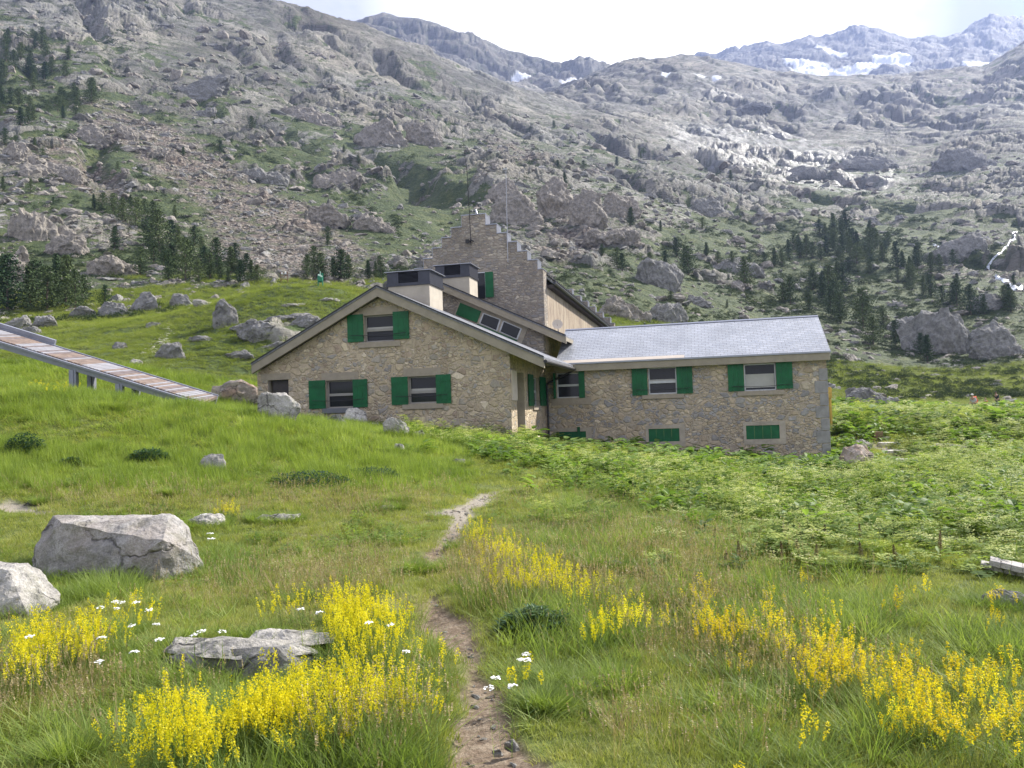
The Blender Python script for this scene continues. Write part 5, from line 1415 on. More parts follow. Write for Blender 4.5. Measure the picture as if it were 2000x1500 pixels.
STANDS = [
 ('pines at the foot of the left slope', 'tall dark pine at the left foot of the slope', [(14, 606, 110), (58, 600, 100), (92, 606, 112), (128, 600, 122), (112, 590, 95), (148, 606, 85), (2, 590, 100), (205, 600, 56), (165, 590, 60), (75, 585, 80)]),
 ('pines of the middle left stand', 'dark pine in the stand above the green knoll',
  [(185, 408, 38), (200, 410, 34), (222, 424, 50), (240, 434, 60), (266, 446, 68), (292, 484, 78), (312, 492, 84), (335, 482, 60), (274, 537, 54), (340, 534, 72), (362, 547, 84), (330, 548, 60), (372, 524, 62), (396, 503, 46), (410, 548, 52),
   (425, 524, 62), (432, 548, 50), (452, 532, 58), (470, 552, 46), (490, 547, 52), (503, 552, 46), (388, 552, 60), (350, 492, 50), (300, 440, 46), (282, 420, 40), (255, 405, 32), (400, 530, 50), (445, 552, 40), (320, 520, 50), (300, 512, 50), (380, 480, 40), (460, 515, 40), (480, 528, 42)]),
 ('lone pines on the left slope', 'lone small pine on the open left slope', [(342, 425, 32), (492, 252, 26), (430, 300, 24), (358, 305, 22), (68, 290, 24), (84, 305, 18), (60, 378, 34), (6, 375, 34), (224, 484, 42), (104, 400, 20), (230, 330, 16), (700, 320, 22), (640, 468, 30), (672, 300, 16)]),
 ('pines behind the knoll', 'dark pine behind the knoll left of the chimneys', [(600, 546, 50), (614, 542, 56), (628, 546, 50), (652, 542, 48), (666, 546, 56), (682, 544, 44), (720, 546, 46), (734, 542, 36), (746, 546, 46), (640, 480, 26)]),
 ('pines of the upper left slope', 'pine in the loose wood high at the upper left', fill(46, [(0, 90), (60, 65), (130, 110), (185, 170), (190, 245), (120, 235), (40, 250), (0, 240)], 26, 42) + [(70, 85, 26), (90, 150, 30), (10, 285, 36), (30, 295, 34)]),
 ('pines of the right valley wood', 'pine in the wood on the slope above the wing',
  fill(44, [(1480, 500), (1560, 460), (1640, 440), (1730, 470), (1760, 520), (1700, 545), (1600, 530), (1490, 520)], 30, 46)
  + fill(18, [(1520, 600), (1560, 560), (1640, 560), (1700, 600), (1690, 640), (1560, 605)], 44, 66)
  + fill(22, [(1740, 520), (1800, 520), (1990, 600), (1990, 650), (1900, 620), (1760, 570)], 36, 58)
  + [(1642, 632, 74), (1686, 642, 74), (1530, 592, 52), (1706, 672, 52), (1750, 674, 52), (1812, 708, 54), (1798, 692, 40), (1725, 635, 42), (1862, 520, 42), (1980, 560, 30)]),
 ('scattered pines behind the wing', 'single pine between the rocks behind the wing roof',
  [(1345, 537, 62), (1336, 530, 44), (1455, 558, 54), (1300, 522, 40), (1322, 502, 36), (1494, 522, 30), (1232, 442, 42), (1290, 452, 26), (1205, 522, 42), (1216, 530, 36), (1402, 516, 24), (1430, 516, 32), (1372, 448, 22), (1104, 372, 36), (1090, 330, 22), (1140, 330, 18), (1205, 324, 18), (1160, 480, 20), (1252, 310, 14), (1082, 250, 16), (1428, 352, 20), (1400, 350, 14), (1176, 500, 26), (1270, 512, 24), (1640, 450, 20), (1380, 500, 26), (1465, 520, 28), (1310, 590, 24), (1420, 600, 18)]),
]
ORD = ['first', 'second', 'third', 'fourth', 'fifth', 'sixth', 'seventh', 'eighth', 'ninth', 'tenth', 'eleventh', 'twelfth', 'thirteenth', 'fourteenth', 'fifteenth', 'sixteenth', 'seventeenth', 'eighteenth', 'nineteenth', 'twentieth']
def ordinal(i):
    if i < 20: return ORD[i]
    n = i + 1; return f"{n}{'st' if n%10==1 and n!=11 else 'nd' if n%10==2 else 'rd' if n%10==3 else 'th'}"
ntree = 0
for grp, lab, pts in STANDS:
    pts = sorted(pts)
    for i, (px, py, h_) in enumerate(pts):
        q = surf_hit(px, py, 60)
        h = h_ * q.y / F * g_.uniform(.78, 1.1)
        root = empty("pine_tree", (q.x, q.y, q.z - .1), g_.uniform(0, 6.28), label=f"{lab}, {ordinal(i)} from the left", cat='pine tree', group=grp)
        k_ = g_.randrange(6); w = g_.uniform(1.0, 1.5)
        for nm, me in (("crown", PM[k_][0]), ("trunk", PM[k_][1])):
            o = link(nm, me, root); o.scale = (h*w, h*w, h)
        root.rotation_euler.x = g_.gauss(0, .03)
        ntree += 1
print('trees', ntree)
# ================================================================== MEADOW PLANTS
def leaf_mat(name, dark, mid, light, trans=.45, scale=.6, rough=.55):
    m, t, out = material(name)
    oi = t.add('ShaderNodeObjectInfo', out=None).outputs['Random']
    p = t.add('ShaderNodeNewGeometry', out=None).outputs['Position']
    f = t.math('ADD', t.math('MULTIPLY', oi, .55), t.math('MULTIPLY', t.mapr(t.noise(p, scale, 4, .65), .3, .7), .45))
    c = t.ramp(f, [(.1, dark), (.5, mid), (.9, light)])
    a = principled(t, None, c, rough, None, .25)
    b = t.add('ShaderNodeBsdfTranslucent', {'Color': t.mix(1.0, c, (1.25, 1.3, .7, 1), 'MULTIPLY')})
    mx = t.n.new('ShaderNodeMixShader'); mx.inputs[0].default_value = trans
    t.l.new(a, mx.inputs[1]); t.l.new(b, mx.inputs[2]); t.l.new(mx.outputs[0], out.inputs[0])
    return m
mG_short = leaf_mat("turf_blades", (.16, .20, .042), (.29, .325, .075), (.44, .42, .16), .4, .5)
mG_lush = leaf_mat("lush_blades", (.125, .19, .036), (.23, .305, .055), (.36, .43, .10), .45, .35)
mG_hill = leaf_mat("hill_blades", (.13, .17, .04), (.205, .25, .06), (.32, .34, .12), .4, .12)
mG_tall = leaf_mat("tall_blades", (.11, .165, .038), (.20, .275, .06), (.33, .39, .11), .45, .6)
mG_dry = leaf_mat("dry_stems", (.22, .17, .09), (.33, .26, .14), (.48, .40, .24), .35, 1.5)
mG_bed = leaf_mat("bedstraw_green", (.07, .12, .035), (.12, .19, .05), (.22, .27, .07), .45, 1.2)
mYel = leaf_mat("bedstraw_yellow", (.42, .42, .012), (.72, .62, .018), (.84, .76, .04), .4, 2.0)
mYel2 = leaf_mat("bedstraw_golden", (.58, .46, .010), (.76, .60, .014), (.84, .72, .03), .4, 2.0)
mHerb = leaf_mat("herb_leaves", (.09, .15, .034), (.18, .265, .05), (.31, .38, .09), .45, .9)
mUmb = leaf_mat("umbel_heads", (.26, .34, .07), (.44, .49, .12), (.72, .71, .38), .4, 1.2)
mBroad = leaf_mat("broad_leaves", (.07, .125, .028), (.135, .215, .042), (.25, .36, .08), .45, .7)
mDock = leaf_mat("dock_seeds", (.10, .075, .03), (.17, .125, .05), (.23, .17, .07), .1, 2.0)
mBush = leaf_mat("blue_green_leaves", (.022, .055, .028), (.045, .095, .045), (.08, .14, .06), .3, 2.0)
mWhite = plain("white_petals", (.85, .85, .80, 1), .7, .06, 20)

class PB:                                   # plant builder: triangles/quads in numpy-friendly lists
    def __init__(s, seed): s.v = []; s.f = []; s.m = []; s.r = random.Random(seed)
    def strip(s, p0, dir_, L_, w, bend, seg=3, mi=0, taper=1.0, droop=.0):
        d = Vector(dir_).normalized(); side = d.cross(Vector((0, 0, 1)))
        side = side.normalized() if side.length > .05 else Vector((1, 0, 0))
        side = (side * math.cos(s.r.random()*.9) + d.cross(side) * math.sin(s.r.uniform(-.7, .7))).normalized()
        p = Vector(p0); n0 = len(s.v); hb = Vector((d.x, d.y, 0)); hb = hb.normalized() if hb.length > .01 else Vector((1, 0, 0))
        for i in range(seg):
            k = i / seg; ww = w * (1 - k**1.6 * taper)
            s.v += [p - side*ww*.5, p + side*ww*.5]
            d2 = (d + hb * bend * (k + .3) - Vector((0, 0, droop*k))).normalized(); p = p + d2 * (L_/seg)
        s.v.append(p)
        for i in range(seg - 1):
            a = n0 + 2*i; s.f.append((a, a+1, a+3, a+2)); s.m.append(mi)
        a = n0 + 2*(seg-1); s.f.append((a, a+1, a+2)); s.m.append(mi)
        return p
    def tri(s, c, sz, mi=0, nz=None):
        r = s.r; d = Vector((r.gauss(0, 1), r.gauss(0, 1), r.gauss(0, .8 if nz is None else nz))).normalized(); e = d.orthogonal().normalized(); g = d.cross(e)
        n = len(s.v); c = Vector(c)
        s.v += [c + e*sz*.6, c - e*sz*.3 + g*sz*.5, c - e*sz*.3 - g*sz*.5]; s.f.append((n, n+1, n+2)); s.m.append(mi)
    def disc(s, c, rad, mi=0, tilt=.2, n=6):
        r = s.r; nrm = Vector((r.gauss(0, tilt), r.gauss(0, tilt), 1)).normalized(); e = nrm.orthogonal().normalized(); g = nrm.cross(e)
        k = len(s.v); c = Vector(c)
        for i in range(n):
            a = 6.2832*i/n; rr = rad*r.uniform(.75, 1.1); s.v.append(c + e*math.cos(a)*rr + g*math.sin(a)*rr)
        s.f.append(tuple(range(k, k+n))); s.m.append(mi)
    def leaf(s, p0, dir_, L_, w, mi=0, droop=.5, seg=4):
        d = Vector(dir_).normalized(); side = d.cross(Vector((0, 0, 1)))
        side = side.normalized() if side.length > .05 else Vector((1, 0, 0))
        p = Vector(p0); n0 = len(s.v)
        for i in range(seg + 1):
            k = i/seg; ww = w * math.sin(math.pi*min(1, k*.88 + .10))**.8
            up = Vector((0, 0, 1)) * ww * .22
            s.v += [p - side*ww*.5 + up, p.copy(), p + side*ww*.5 + up]
            p = p + (d - Vector((0, 0, droop*k))).normalized() * (L_/seg)
        for i in range(seg):
            a = n0 + 3*i; s.f += [(a, a+1, a+4, a+3), (a+1, a+2, a+5, a+4)]; s.m += [mi, mi]
    def mesh(s, name, mats):
        me = bpy.data.meshes.new(name); me.from_pydata([tuple(q) for q in s.v], [], s.f)
        for m in mats: me.materials.append(m)
        me.polygons.foreach_set('material_index', s.m); me.update(); return me
def tuft(seed, n, rad, h, w, bend, mat, hvar=.4, seg=3, heads=None):
    b = PB(seed); r = b.r
    for i in range(n):
        a = r.random()*6.28; q = rad * r.random()**.6; c = (math.cos(a)*q, math.sin(a)*q, -.01)
        a2 = a + r.gauss(0, 1.0); ln = r.uniform(.05, .55)
        tip = b.strip(c, (math.cos(a2)*ln, math.sin(a2)*ln, 1), h*r.uniform(1-hvar, 1+hvar), w*r.uniform(.7, 1.2), bend*r.uniform(.3, 1.5), seg)
        if heads and r.random() < heads:
            for k in range(6): b.tri(tip - Vector((0, 0, .012*k)), .012, 1)
    return b.mesh("tuft_source", mat if isinstance(mat, list) else [mat])
def bedstraw(seed, mat, n=6, h=.36, dens=1.0):
    b = PB(seed); r = b.r
    for i in range(n):
        a = r.random()*6.28; q = .12*r.random()**.5; base = Vector((math.cos(a)*q, math.sin(a)*q, 0)); a2 = r.random()*6.28; ln = r.uniform(0, .3)
        H_ = h*r.uniform(.65, 1.2); d = Vector((math.cos(a2)*ln, math.sin(a2)*ln, 1)).normalized()
        b.strip(base, d, H_, .004, .12, 2, 0)
        for k in range(11):
            z = H_*(.08 + .62*k/11); c = base + d*z
            for j in range(3):
                aa = r.random()*6.28; b.strip(c, (math.cos(aa), math.sin(aa), .5), .026, .003, 0, 1, 0)
        sp = r.uniform(.32, .5)*H_
        for k in range(int(58*dens)):
            kk = r.random(); z = H_ - sp*kk + .01; rad_ = .004 + .016*math.sin(math.pi*min(1, kk*1.05 + .08))
            aa = r.random()*6.28; rr_ = rad_*r.random()**.5
            b.tri(base + d*z + Vector((math.cos(aa)*rr_, math.sin(aa)*rr_, 0)), r.uniform(.007, .013), 1)
    return b.mesh("bedstraw_source", [mG_bed, mat])
def umbel(seed, h=.7, nst=3):
    b = PB(seed); r = b.r
    for s_ in range(nst):
        a = r.random()*6.28; base = Vector((math.cos(a)*.08, math.sin(a)*.08, 0)); ln = r.uniform(.05, .3); d = Vector((math.cos(a)*ln, math.sin(a)*ln, 1)).normalized(); H_ = h*r.uniform(.7, 1.15)
        b.strip(base, d, H_, .008, .05, 2, 0, taper=.5)
        for k in range(r.randint(3, 5)):
            a2 = r.random()*6.28; p0 = base + d*H_*r.uniform(.55, .95); up = Vector((math.cos(a2)*.55, math.sin(a2)*.55, 1)).normalized(); L_ = r.uniform(.06, .2)
            c = p0 + up*L_; b.strip(p0, up, L_, .004, 0, 1, 0)
            for j in range(12):
                rr_ = .05*r.random()**.5; aa = r.random()*6.28; b.disc(c + Vector((math.cos(aa)*rr_, math.sin(aa)*rr_, r.gauss(0, .005))), r.uniform(.007, .012), 1, .25, 5)
        for k in range(7):
            z = H_*r.uniform(.1, .8); a2 = r.random()*6.28; c = base + d*z; o_ = Vector((math.cos(a2), math.sin(a2), .35)); L_ = r.uniform(.10, .2)*(1.2 - z/H_*.7)
            b.strip(c, o_, L_, .003, 0, 2, 0)
            for j in range(9):
                kk = (j+1)/9; sd_ = r.choice((-1, 1)); pc = c + o_.normalized()*L_*kk
                b.leaf(pc, (o_.x + sd_*o_.y*1.2 + r.gauss(0, .3), o_.y - sd_*o_.x*1.2 + r.gauss(0, .3), .2), .045*(1.2-kk*.6), .022, 0, .5, 2)
    return b.mesh("umbel_source", [mHerb, mUmb])
def broad(seed, h=.4, n=14, mat=None, L0=.2, w0=.12):
    b = PB(seed); r = b.r
    for i in range(n):
        a = r.random()*6.28; el = r.uniform(.3, 1.6); H_ = h*r.uniform(.2, 1); p0 = Vector((math.cos(a)*.05, math.sin(a)*.05, 0)); tip = p0 + Vector((math.cos(a)*.09, math.sin(a)*.09, H_))
        b.strip(p0, tip - p0, (tip-p0).length, .008, 0, 1, 0, taper=.3)
        b.leaf(tip, (math.cos(a), math.sin(a), el*.5), L0*r.uniform(.6, 1.2), w0*r.uniform(.7, 1.2), 0, .9)
    return b.mesh("broadleaf_source", [mat or mBroad])
PS = [proto("tuft_source", tuft(i, 30, .075, .045, .0035, .6, mG_short)) for i in range(4)]
PL = [proto("lush_source", tuft(10+i, 30, .085, .15, .0055, .55, mG_lush)) for i in range(4)]
PH = [proto("hill_source", tuft(90+i, 30, .085, .15, .0055, .55, mG_hill)) for i in range(3)]
PT = [proto("tall_source", tuft(20+i, 34, .10, .30, .0055, .5, mG_tall, seg=4)) for i in range(4)]
PD = [proto("dry_source", tuft(30+i, 9, .08, .28, .0028, .25, [mG_dry, mG_dry], heads=1.0)) for i in range(3)]
PBd = [proto("bedstraw_source", bedstraw(40+i, mYel)) for i in range(4)] + [proto("bedstraw_source", bedstraw(50+i, mYel2)) for i in range(3)] + [proto("bedstraw_source", bedstraw(55+i, mYel, 5, .3, .25)) for i in range(2)]
PU = [proto("umbel_source", umbel(60+i, .62)) for i in range(5)]
PBr = [proto("broadleaf_source", broad(70+i, .34, 13)) for i in range(3)]
PHb = [proto("herb_source", broad(80+i, .45, 30, mHerb, .09, .045)) for i in range(3)]

def field(n, y0, y1, umax=.74, seed=1, pw=0.0):
    """points on the near meadow, density per area ~ Y^-pw"""
    g = np.random.default_rng(seed)
    e = 2 - pw; r = g.random(n)
    Y = (y0**e + r*(y1**e - y0**e))**(1/e) if abs(e) > 1e-6 else y0*(y1/y0)**r
    u = (g.random(n)*2 - 1)*umax
    x = u*Y
    z = gz(x, Y)
    px, py = project(x, Y, z)
    return x, Y, z, px, py, g
def inside_house(x, y):
    qx = x - ORG.x; qy = y - ORG.y
    s_ = qx*AX.x + qy*AX.y; d = qx*BX.x + qy*BX.y
    return ((s_ > sL - .12) & (s_ < .12) & (d > -.12) & (d < 20)) | ((s_ > -1) & (s_ < sE + .12) & (d > D2 - .18) & (d < D2 + 9))
def E(px, py, cx, cy, rx, ry, a=0.0):
    c, s_ = math.cos(a), math.sin(a); X = px-cx; Y_ = py-cy
    return np.exp(-(((X*c+Y_*s_)/rx)**2 + ((-X*s_+Y_*c)/ry)**2)*1.0)
TALLS = ('tall_grass', 'grass_tufts', 'dry_grass_stems', 'lush_grass', 'yellow_bedstraw', 'bank_herbs', 'umbel_weeds')
def emit(name, keep, x, y, z, g, protos, sxy, sz, label, idx=None, sink=0.0, lean=.12):
    keep = keep & ~inside_house(x, y)
    if name in TALLS: keep = keep & (polydist(x, y, PP) < np.where(y > 7, -.13, -.10)) & (polydist(x, y, PP2) < -.1)
    x, y, z = x[keep], y[keep], z[keep]; N = len(x)
    sxy = (sxy[keep] if np.ndim(sxy) else np.full(N, sxy)) * g.uniform(.75, 1.25, N); sz = (sz[keep] if np.ndim(sz) else np.full(N, sz)) * g.uniform(.7, 1.3, N)
    rot = np.stack([g.normal(0, lean, N), g.normal(0, lean, N), g.random(N)*6.283], 1)
    if idx is None: idx = g.integers(0, len(protos), N)
    else: idx = idx[keep]
    print(name, N)
    return scatter(name, np.stack([x, y, z - sink], 1), protos, idx, rot, np.stack([sxy, sxy, sz], 1), label=label)
def herbzone(px, py):
    """the tall weeds right of the path and along the house foot"""
    edge = 1185 - (px-1000)*.0 + 0
    a = sstep(px, 985, 1090) * (1 - sstep(py + 70*fbm(px/90, py/60, 3, 91) - (px-1000)*.07, 1000, 1240)) * (1 - .9*np.exp(-(((px-1745)/75)**2 + ((py-902)/46)**2)**2)) * (1 - .85*sstep(py - (968 + (px-1130)*.30), 0, 30)*(1 - sstep(px - .8*(py-1000), 1330, 1440)))
    b = E(px, py, 960, 880, 150, 34) + E(px, py, 880, 868, 70, 16)
    return np.clip(np.maximum(a, sstep(b, .3, .6)), 0, 1)
def lushzone(px, py):
    a = (1 - sstep(px + 60*fbm(px/80, py/60, 3, 92), 880, 990)) * (1 - sstep(py + 26*fbm(px/120, py/30, 3, 93) + np.clip(px-300, 0, 600)*.02, 935, 985))
    return np.clip(a, 0, 1)
def tallzone(px, py):
    t_ = E(px, py, 1130, 1230, 210, 62, .12) + E(px, py, 560, 1440, 330, 85) + .9*E(px, py, 830, 1420, 110, 80) + E(px, py, 1010, 1400, 46, 44) + .8*E(px, py, 440, 1110, 50, 34) + E(px, py, 180, 1160, 90, 26) \
       + E(px, py, 1460, 1180, 180, 46) + .9*E(px, py, 1750, 1270, 330, 46, .1) + .8*E(px, py, 1250, 1010, 150, 40) + .75*E(px, py, 1180, 1080, 190, 40) + .3*E(px, py, 1750, 1420, 300, 60, .15) + .8*E(px, py, 300, 1330, 90, 40)
    return np.clip(t_, 0, 1)
# short turf everywhere
x, y, z, px, py, g = field(110000, 3.0, 42, seed=11, pw=1.0)
em_ = earth_mask(x, y)
s_ = np.maximum(1, y/8)
emit("turf", (em_ < .12) & (g.random(len(x)) < np.where(y > 15, .7, 1.0)), x, y, z, g, PS, s_*1.15, s_**.45*np.where(fbm(x/1.2, y/1.2, 2, 95) > 0, 1.25, .85), 'short grass turf of the meadow')
x, y, z, px, py, g = field(60000, 8.0, 44, seed=12, pw=1.2)
lz = lushzone(px, py); em_ = earth_mask(x, y)
mod = sstep(fbm(x/1.6, y/1.6, 3, 96), -.35, .15)
s_ = np.maximum(1, y/14)
emit("lush_grass", (g.random(len(x)) < lz*(.35+.65*mod)) & (em_ < .3), x, y, z, g, PL, s_*1.1, s_**.5*(.5 + 1.0*mod), 'lush bright green grass on the left bank')
x, y, z, px, py, g = field(60000, 3.0, 26, seed=13, pw=1.1)
tz = tallzone(px, py); em_ = earth_mask(x, y)
mod = sstep(fbm(x/.7, y/.7, 3, 97), -.25, .2)
s_ = np.maximum(1, y/11)
emit("tall_grass", (g.random(len(x)) < tz*.65*(.3+.7*mod)) & (em_ < .2), x, y, z, g, PT, s_, s_**.4*(.25 + .40*mod)*(1 - .65*E(px, py, 470, 1350, 200, 42)), 'taller grass tufts among the flowers')
# a thin sprinkle of tall blades everywhere
x, y, z, px, py, g = field(5500, 3.0, 20, seed=14, pw=1.2)
emit("grass_tufts", (earth_mask(x, y) < .2) & (fbm(x/.9, y/.9, 3, 98) > .05), x, y, z, g, PT, .9, .3, 'loose grass tufts in the turf')
# dry stems
x, y, z, px, py, g = field(26000, 3.0, 24, seed=15, pw=1.0)
dz_ = E(px, py, 960, 1140, 90, 70) + .8*E(px, py, 1250, 1170, 260, 50, .1) + .8*E(px, py, 1450, 1300, 230, 40, .2) + .7*E(px, py, 640, 1150, 190, 40) + .55*E(px, py, 1220, 1050, 120, 40) + .5*E(px, py, 500, 990, 420, 26) + .45*E(px, py, 100, 1380, 190, 60) + .8*E(px, py, 760, 1440, 130, 60) + .5*E(px, py, 1360, 1100, 150, 40) + .4*E(px, py, 1350, 1440, 180, 40)
emit("dry_grass_stems", (g.random(len(x)) < dz_*.75) & (earth_mask(x, y) < .2), x, y, z, g, PD, np.maximum(1, y/10), np.maximum(1, y/10)**.3*.8, 'dry brownish seed stems of grass')
# yellow bedstraw drifts
x, y, z, px, py, g = field(96000, 3.0, 24, seed=16, pw=1.2)
hp = .25*F/np.maximum(y, 3)       # flower height in photo pixels
hx, hy = px, py - hp*.8 + 22*(px > 1300)
ylw = 1.0*E(hx, hy, 165, 1240, 150, 26, -.28) + .9*E(hx, hy, 60, 1275, 70, 22, -.4) + .9*E(hx, hy, 600, 1195, 150, 26) + 1.0*E(hx, hy, 720, 1250, 95, 70, .7) + 1.0*E(hx, hy, 470, 1390, 150, 50, -.3) + .9*E(hx, hy, 330, 1440, 120, 36, -.1) + .8*E(hx, hy, 800, 1320, 90, 50) + .55*E(hx, hy, 600, 1380, 120, 60) + .6*E(hx, hy, 900, 1330, 46, 50) + .5*E(hx, hy, 1010, 1320, 60, 30) + .4*E(hx, hy, 430, 1290, 120, 40) \
    + .30*E(hx, hy, 120, 752, 170, 12) + .6*E(hx, hy, 440, 985, 24, 10) \
    + .95*E(hx, hy, 960, 1050, 90, 20, .3) + .55*E(hx, hy, 905, 1092, 40, 14) + .9*E(hx, hy, 1050, 1122, 80, 20) + .5*E(hx, hy, 1220, 1170, 190, 30, .12) + .55*E(hx, hy, 1170, 1210, 110, 26)
gold = 1.0*E(hx, hy, 1500, 1262, 130, 24, .12) + 1.0*E(hx, hy, 1640, 1310, 190, 36, .42) + .9*E(hx, hy, 1790, 1370, 80, 30, .6) + .4*E(hx, hy, 1850, 1330, 180, 40, .1) + .35*E(hx, hy, 1760, 1190, 80, 18) + .3*E(hx, hy, 1960, 1400, 60, 50) + .25*E(hx, hy, 1380, 1170, 100, 30) + .12*E(hx, hy, 1700, 1400, 300, 60)
rk_ok = ~(((hx > 300) & (hx < 655) & (hy > 1190) & (hy < 1330)) & (g.random(len(x)) < .86))
r_ = g.random(len(x)); patchy = sstep(fbm(x/.45, y/.45, 3, 99), -.25, .25)
ylw = np.clip(ylw - .2, 0, 1)*1.2; gold = np.clip(gold - .12, 0, 1)*1.1 + .02*(px > 1300)*(py > 1150)
k1 = (r_ < ylw*.31*(.12+.88*patchy)) & rk_ok; k2 = (~k1) & (g.random(len(x)) < gold*.25*(.12+.88*patchy))
idx = np.where(k2, g.integers(4, 7, len(x)), g.integers(0, 4, len(x))); idx = np.where(g.random(len(x)) < .18, g.integers(7, 9, len(x)), idx)
em_ = earth_mask(x, y)
emit("yellow_bedstraw", (k1 | k2) & (em_ < .15), x, y, z, g, PBd, np.maximum(1, y/10)*.82, np.where(k2, .62, np.where(y > 8, .62, .80)), 'drifts of yellow bedstraw flower spikes', idx=idx, lean=.09)
# weeds of the right field
x, y, z, px, py, g = field(38000, 6.0, 66, umax=.70, seed=17, pw=1.25)
z = np.where(y < 42, z, surf(x, np.maximum(y, 43)))
hz_ = herbzone(px, py + .3*F/y)
far_ok = (px > 1590) | (y < 42)
mod = sstep(fbm(x/1.5, y/1.5, 3, 101), -.4, .1)
lowfront = np.where((px > 1300) & (px < 1680) & (y > 20) & (y < 40), .38, np.where((px > 1040) & (px <= 1300) & (y > 22) & (y < 40), np.where(px < 1180, .24, .42), 1.0))
em_ = earth_mask(x, y)
kk = (g.random(len(x)) < hz_*(.07+.62*mod**1.3)) & far_ok & (em_ < .1) & (g.random(len(x)) < sstep(y, 6.4, 11.5))
emit("umbel_weeds", kk, x, y, z, g, PU + PHb, np.maximum(1.0, y/16), np.maximum(1.0, (y/22)**.4)*(.18+.50*mod)*lowfront*(.5 + .5*sstep(y, 7, 17))*g.uniform(.7, 1.25, len(x)), 'dense pale green umbel weeds filling the right field', idx=np.where(g.random(len(x)) < .6, g.integers(0, 5, len(x)), g.integers(5, 8, len(x))), sink=.03)
x, y, z, px, py, g = field(22000, 10.0, 64, umax=.70, seed=18, pw=1.1)
z = np.where(y < 42, z, surf(x, np.maximum(y, 43)))
bz = (E(px, py, 1000, 890, 70, 26) + E(px, py, 1380, 940, 110, 30) + E(px, py, 1560, 970, 90, 26) + E(px, py, 1850, 985, 130, 34) + E(px, py, 1700, 1130, 130, 26) + .7*E(px, py, 1750, 870, 250, 30) + .6*E(px, py, 1150, 930, 120, 24) + .3)*herbzone(px, py)
emit("broad_leaves", (g.random(len(x)) < bz*.22) & ((px > 1590) | (y < 42)) & (earth_mask(x, y) < .1), x, y, z, g, PBr, np.maximum(1, y/16), np.maximum(1, y/22)*np.where((px > 1040) & (px < 1180) & (y > 24), .35, .8), 'broad bright dock leaves between the weeds')
# grass on the knoll and lower slopes
g = np.random.default_rng(19); n = 64000
y = 43*(125/43)**g.random(n); x = (g.random(n)*2-1)*.72*y; z = surf(x, y); px, py = project(x, y, z)
ii = np.clip(np.searchsorted(YR, y) - 1, 0, sh[0]-1); jj = np.clip(np.searchsorted(uu, x/y) - 1, 0, sh[1]-1)
kk = (ROCKG[ii, jj] < .4) & ~inside_house(x, y)
emit("hillside_grass", kk, x, y, z, g, PH, y/18, y/42*.8, 'grass of the knoll and the lower slopes', sink=.02)

# ---------------------------------------------------------------- plants that stand apart
def yarrow_parts(seed):
    b = PB(seed); b.strip((0, 0, 0), (.05, .02, 1), .34, .006, .1, 3, 0, taper=.3)
    for k in range(8):
        a = b.r.random()*6.28; b.strip((0, 0, .03+.03*k), (math.cos(a), math.sin(a), .6), .06, .006, .2, 2, 0)
    st = b.mesh("stem", [mG_bed])
    c = PB(seed + 1)
    for j in range(26):
        rr_ = .034*c.r.random()**.5; a = c.r.random()*6.28; c.disc((.02 + math.cos(a)*rr_, .01 + math.sin(a)*rr_, .338 + c.r.gauss(0, .003) - rr_*.15), .009, 0, .2, 6)
    return st, c.mesh("flower_head", [mWhite])
YM = [yarrow_parts(200 + 3*i) for i in range(3)]
YAR = [(225, 1174), (242, 1176), (267, 1176), (199, 1185), (286, 1190), (301, 1218), (254, 1220), (316, 1247), (264, 1269), (380, 1237), (399, 1231), (434, 1231), (591, 1187), (619, 1194), (765, 1217), (797, 1269), (723, 1215),
       (1031, 1286), (973, 1321), (960, 1339), (995, 1335), (63, 1242), (195, 1291), (198, 1243), (232, 1186), (1022, 1275), (395, 1005), (413, 1040), (408, 1052)]
def headplace(px, py, h):
    """base of a plant of height h whose top shows at this photo pixel"""
    Y0 = 2.6; d = ray(px, py); d = d / d.y
    Ys = np.geomspace(2.6, 40, 900); X = d.x*Ys; Zt = EYE.z + d.z*Ys; g_z = base_z(X, Ys) + near_detail(X, Ys) + h
    k = np.nonzero(Zt <= g_z)[0]; i = k[0] if len(k) else 500
    return X[i], Ys[i], g_z[i] - h
for i, (px, py) in enumerate(sorted(YAR)):
    grp = 'the left flower drift' if px < 330 and py > 1100 else 'the turf behind the layered rock' if px < 460 and py > 1100 else 'the main clump of yellow flowers' if px < 820 and py > 1100 else 'the path edge in front' if py > 1100 else 'the turf by the largest boulder'
    same = [p_ for p_ in sorted(YAR) if ('the left flower drift' if p_[0] < 330 and p_[1] > 1100 else 'the turf behind the layered rock' if p_[0] < 460 and p_[1] > 1100 else 'the main clump of yellow flowers' if p_[0] < 820 and p_[1] > 1100 else 'the path edge in front' if p_[1] > 1100 else 'the turf by the largest boulder') == grp]
    X, Y, Z = headplace(px, py, .34)
    rt = empty("yarrow", (X, Y, Z), random.random()*6, label=f"white yarrow in {grp}, {ordinal(same.index((px, py)))} from the left", cat='flower', group='white yarrow flowers')
    s_ = .7 if Y < 8 else 1.2
    if px > 1025: s_ = 1.0
    for nm, me in zip(("stem", "flower_head"), YM[i % 3]):
        o = link(nm, me, rt); o.scale = (s_, s_, 1)
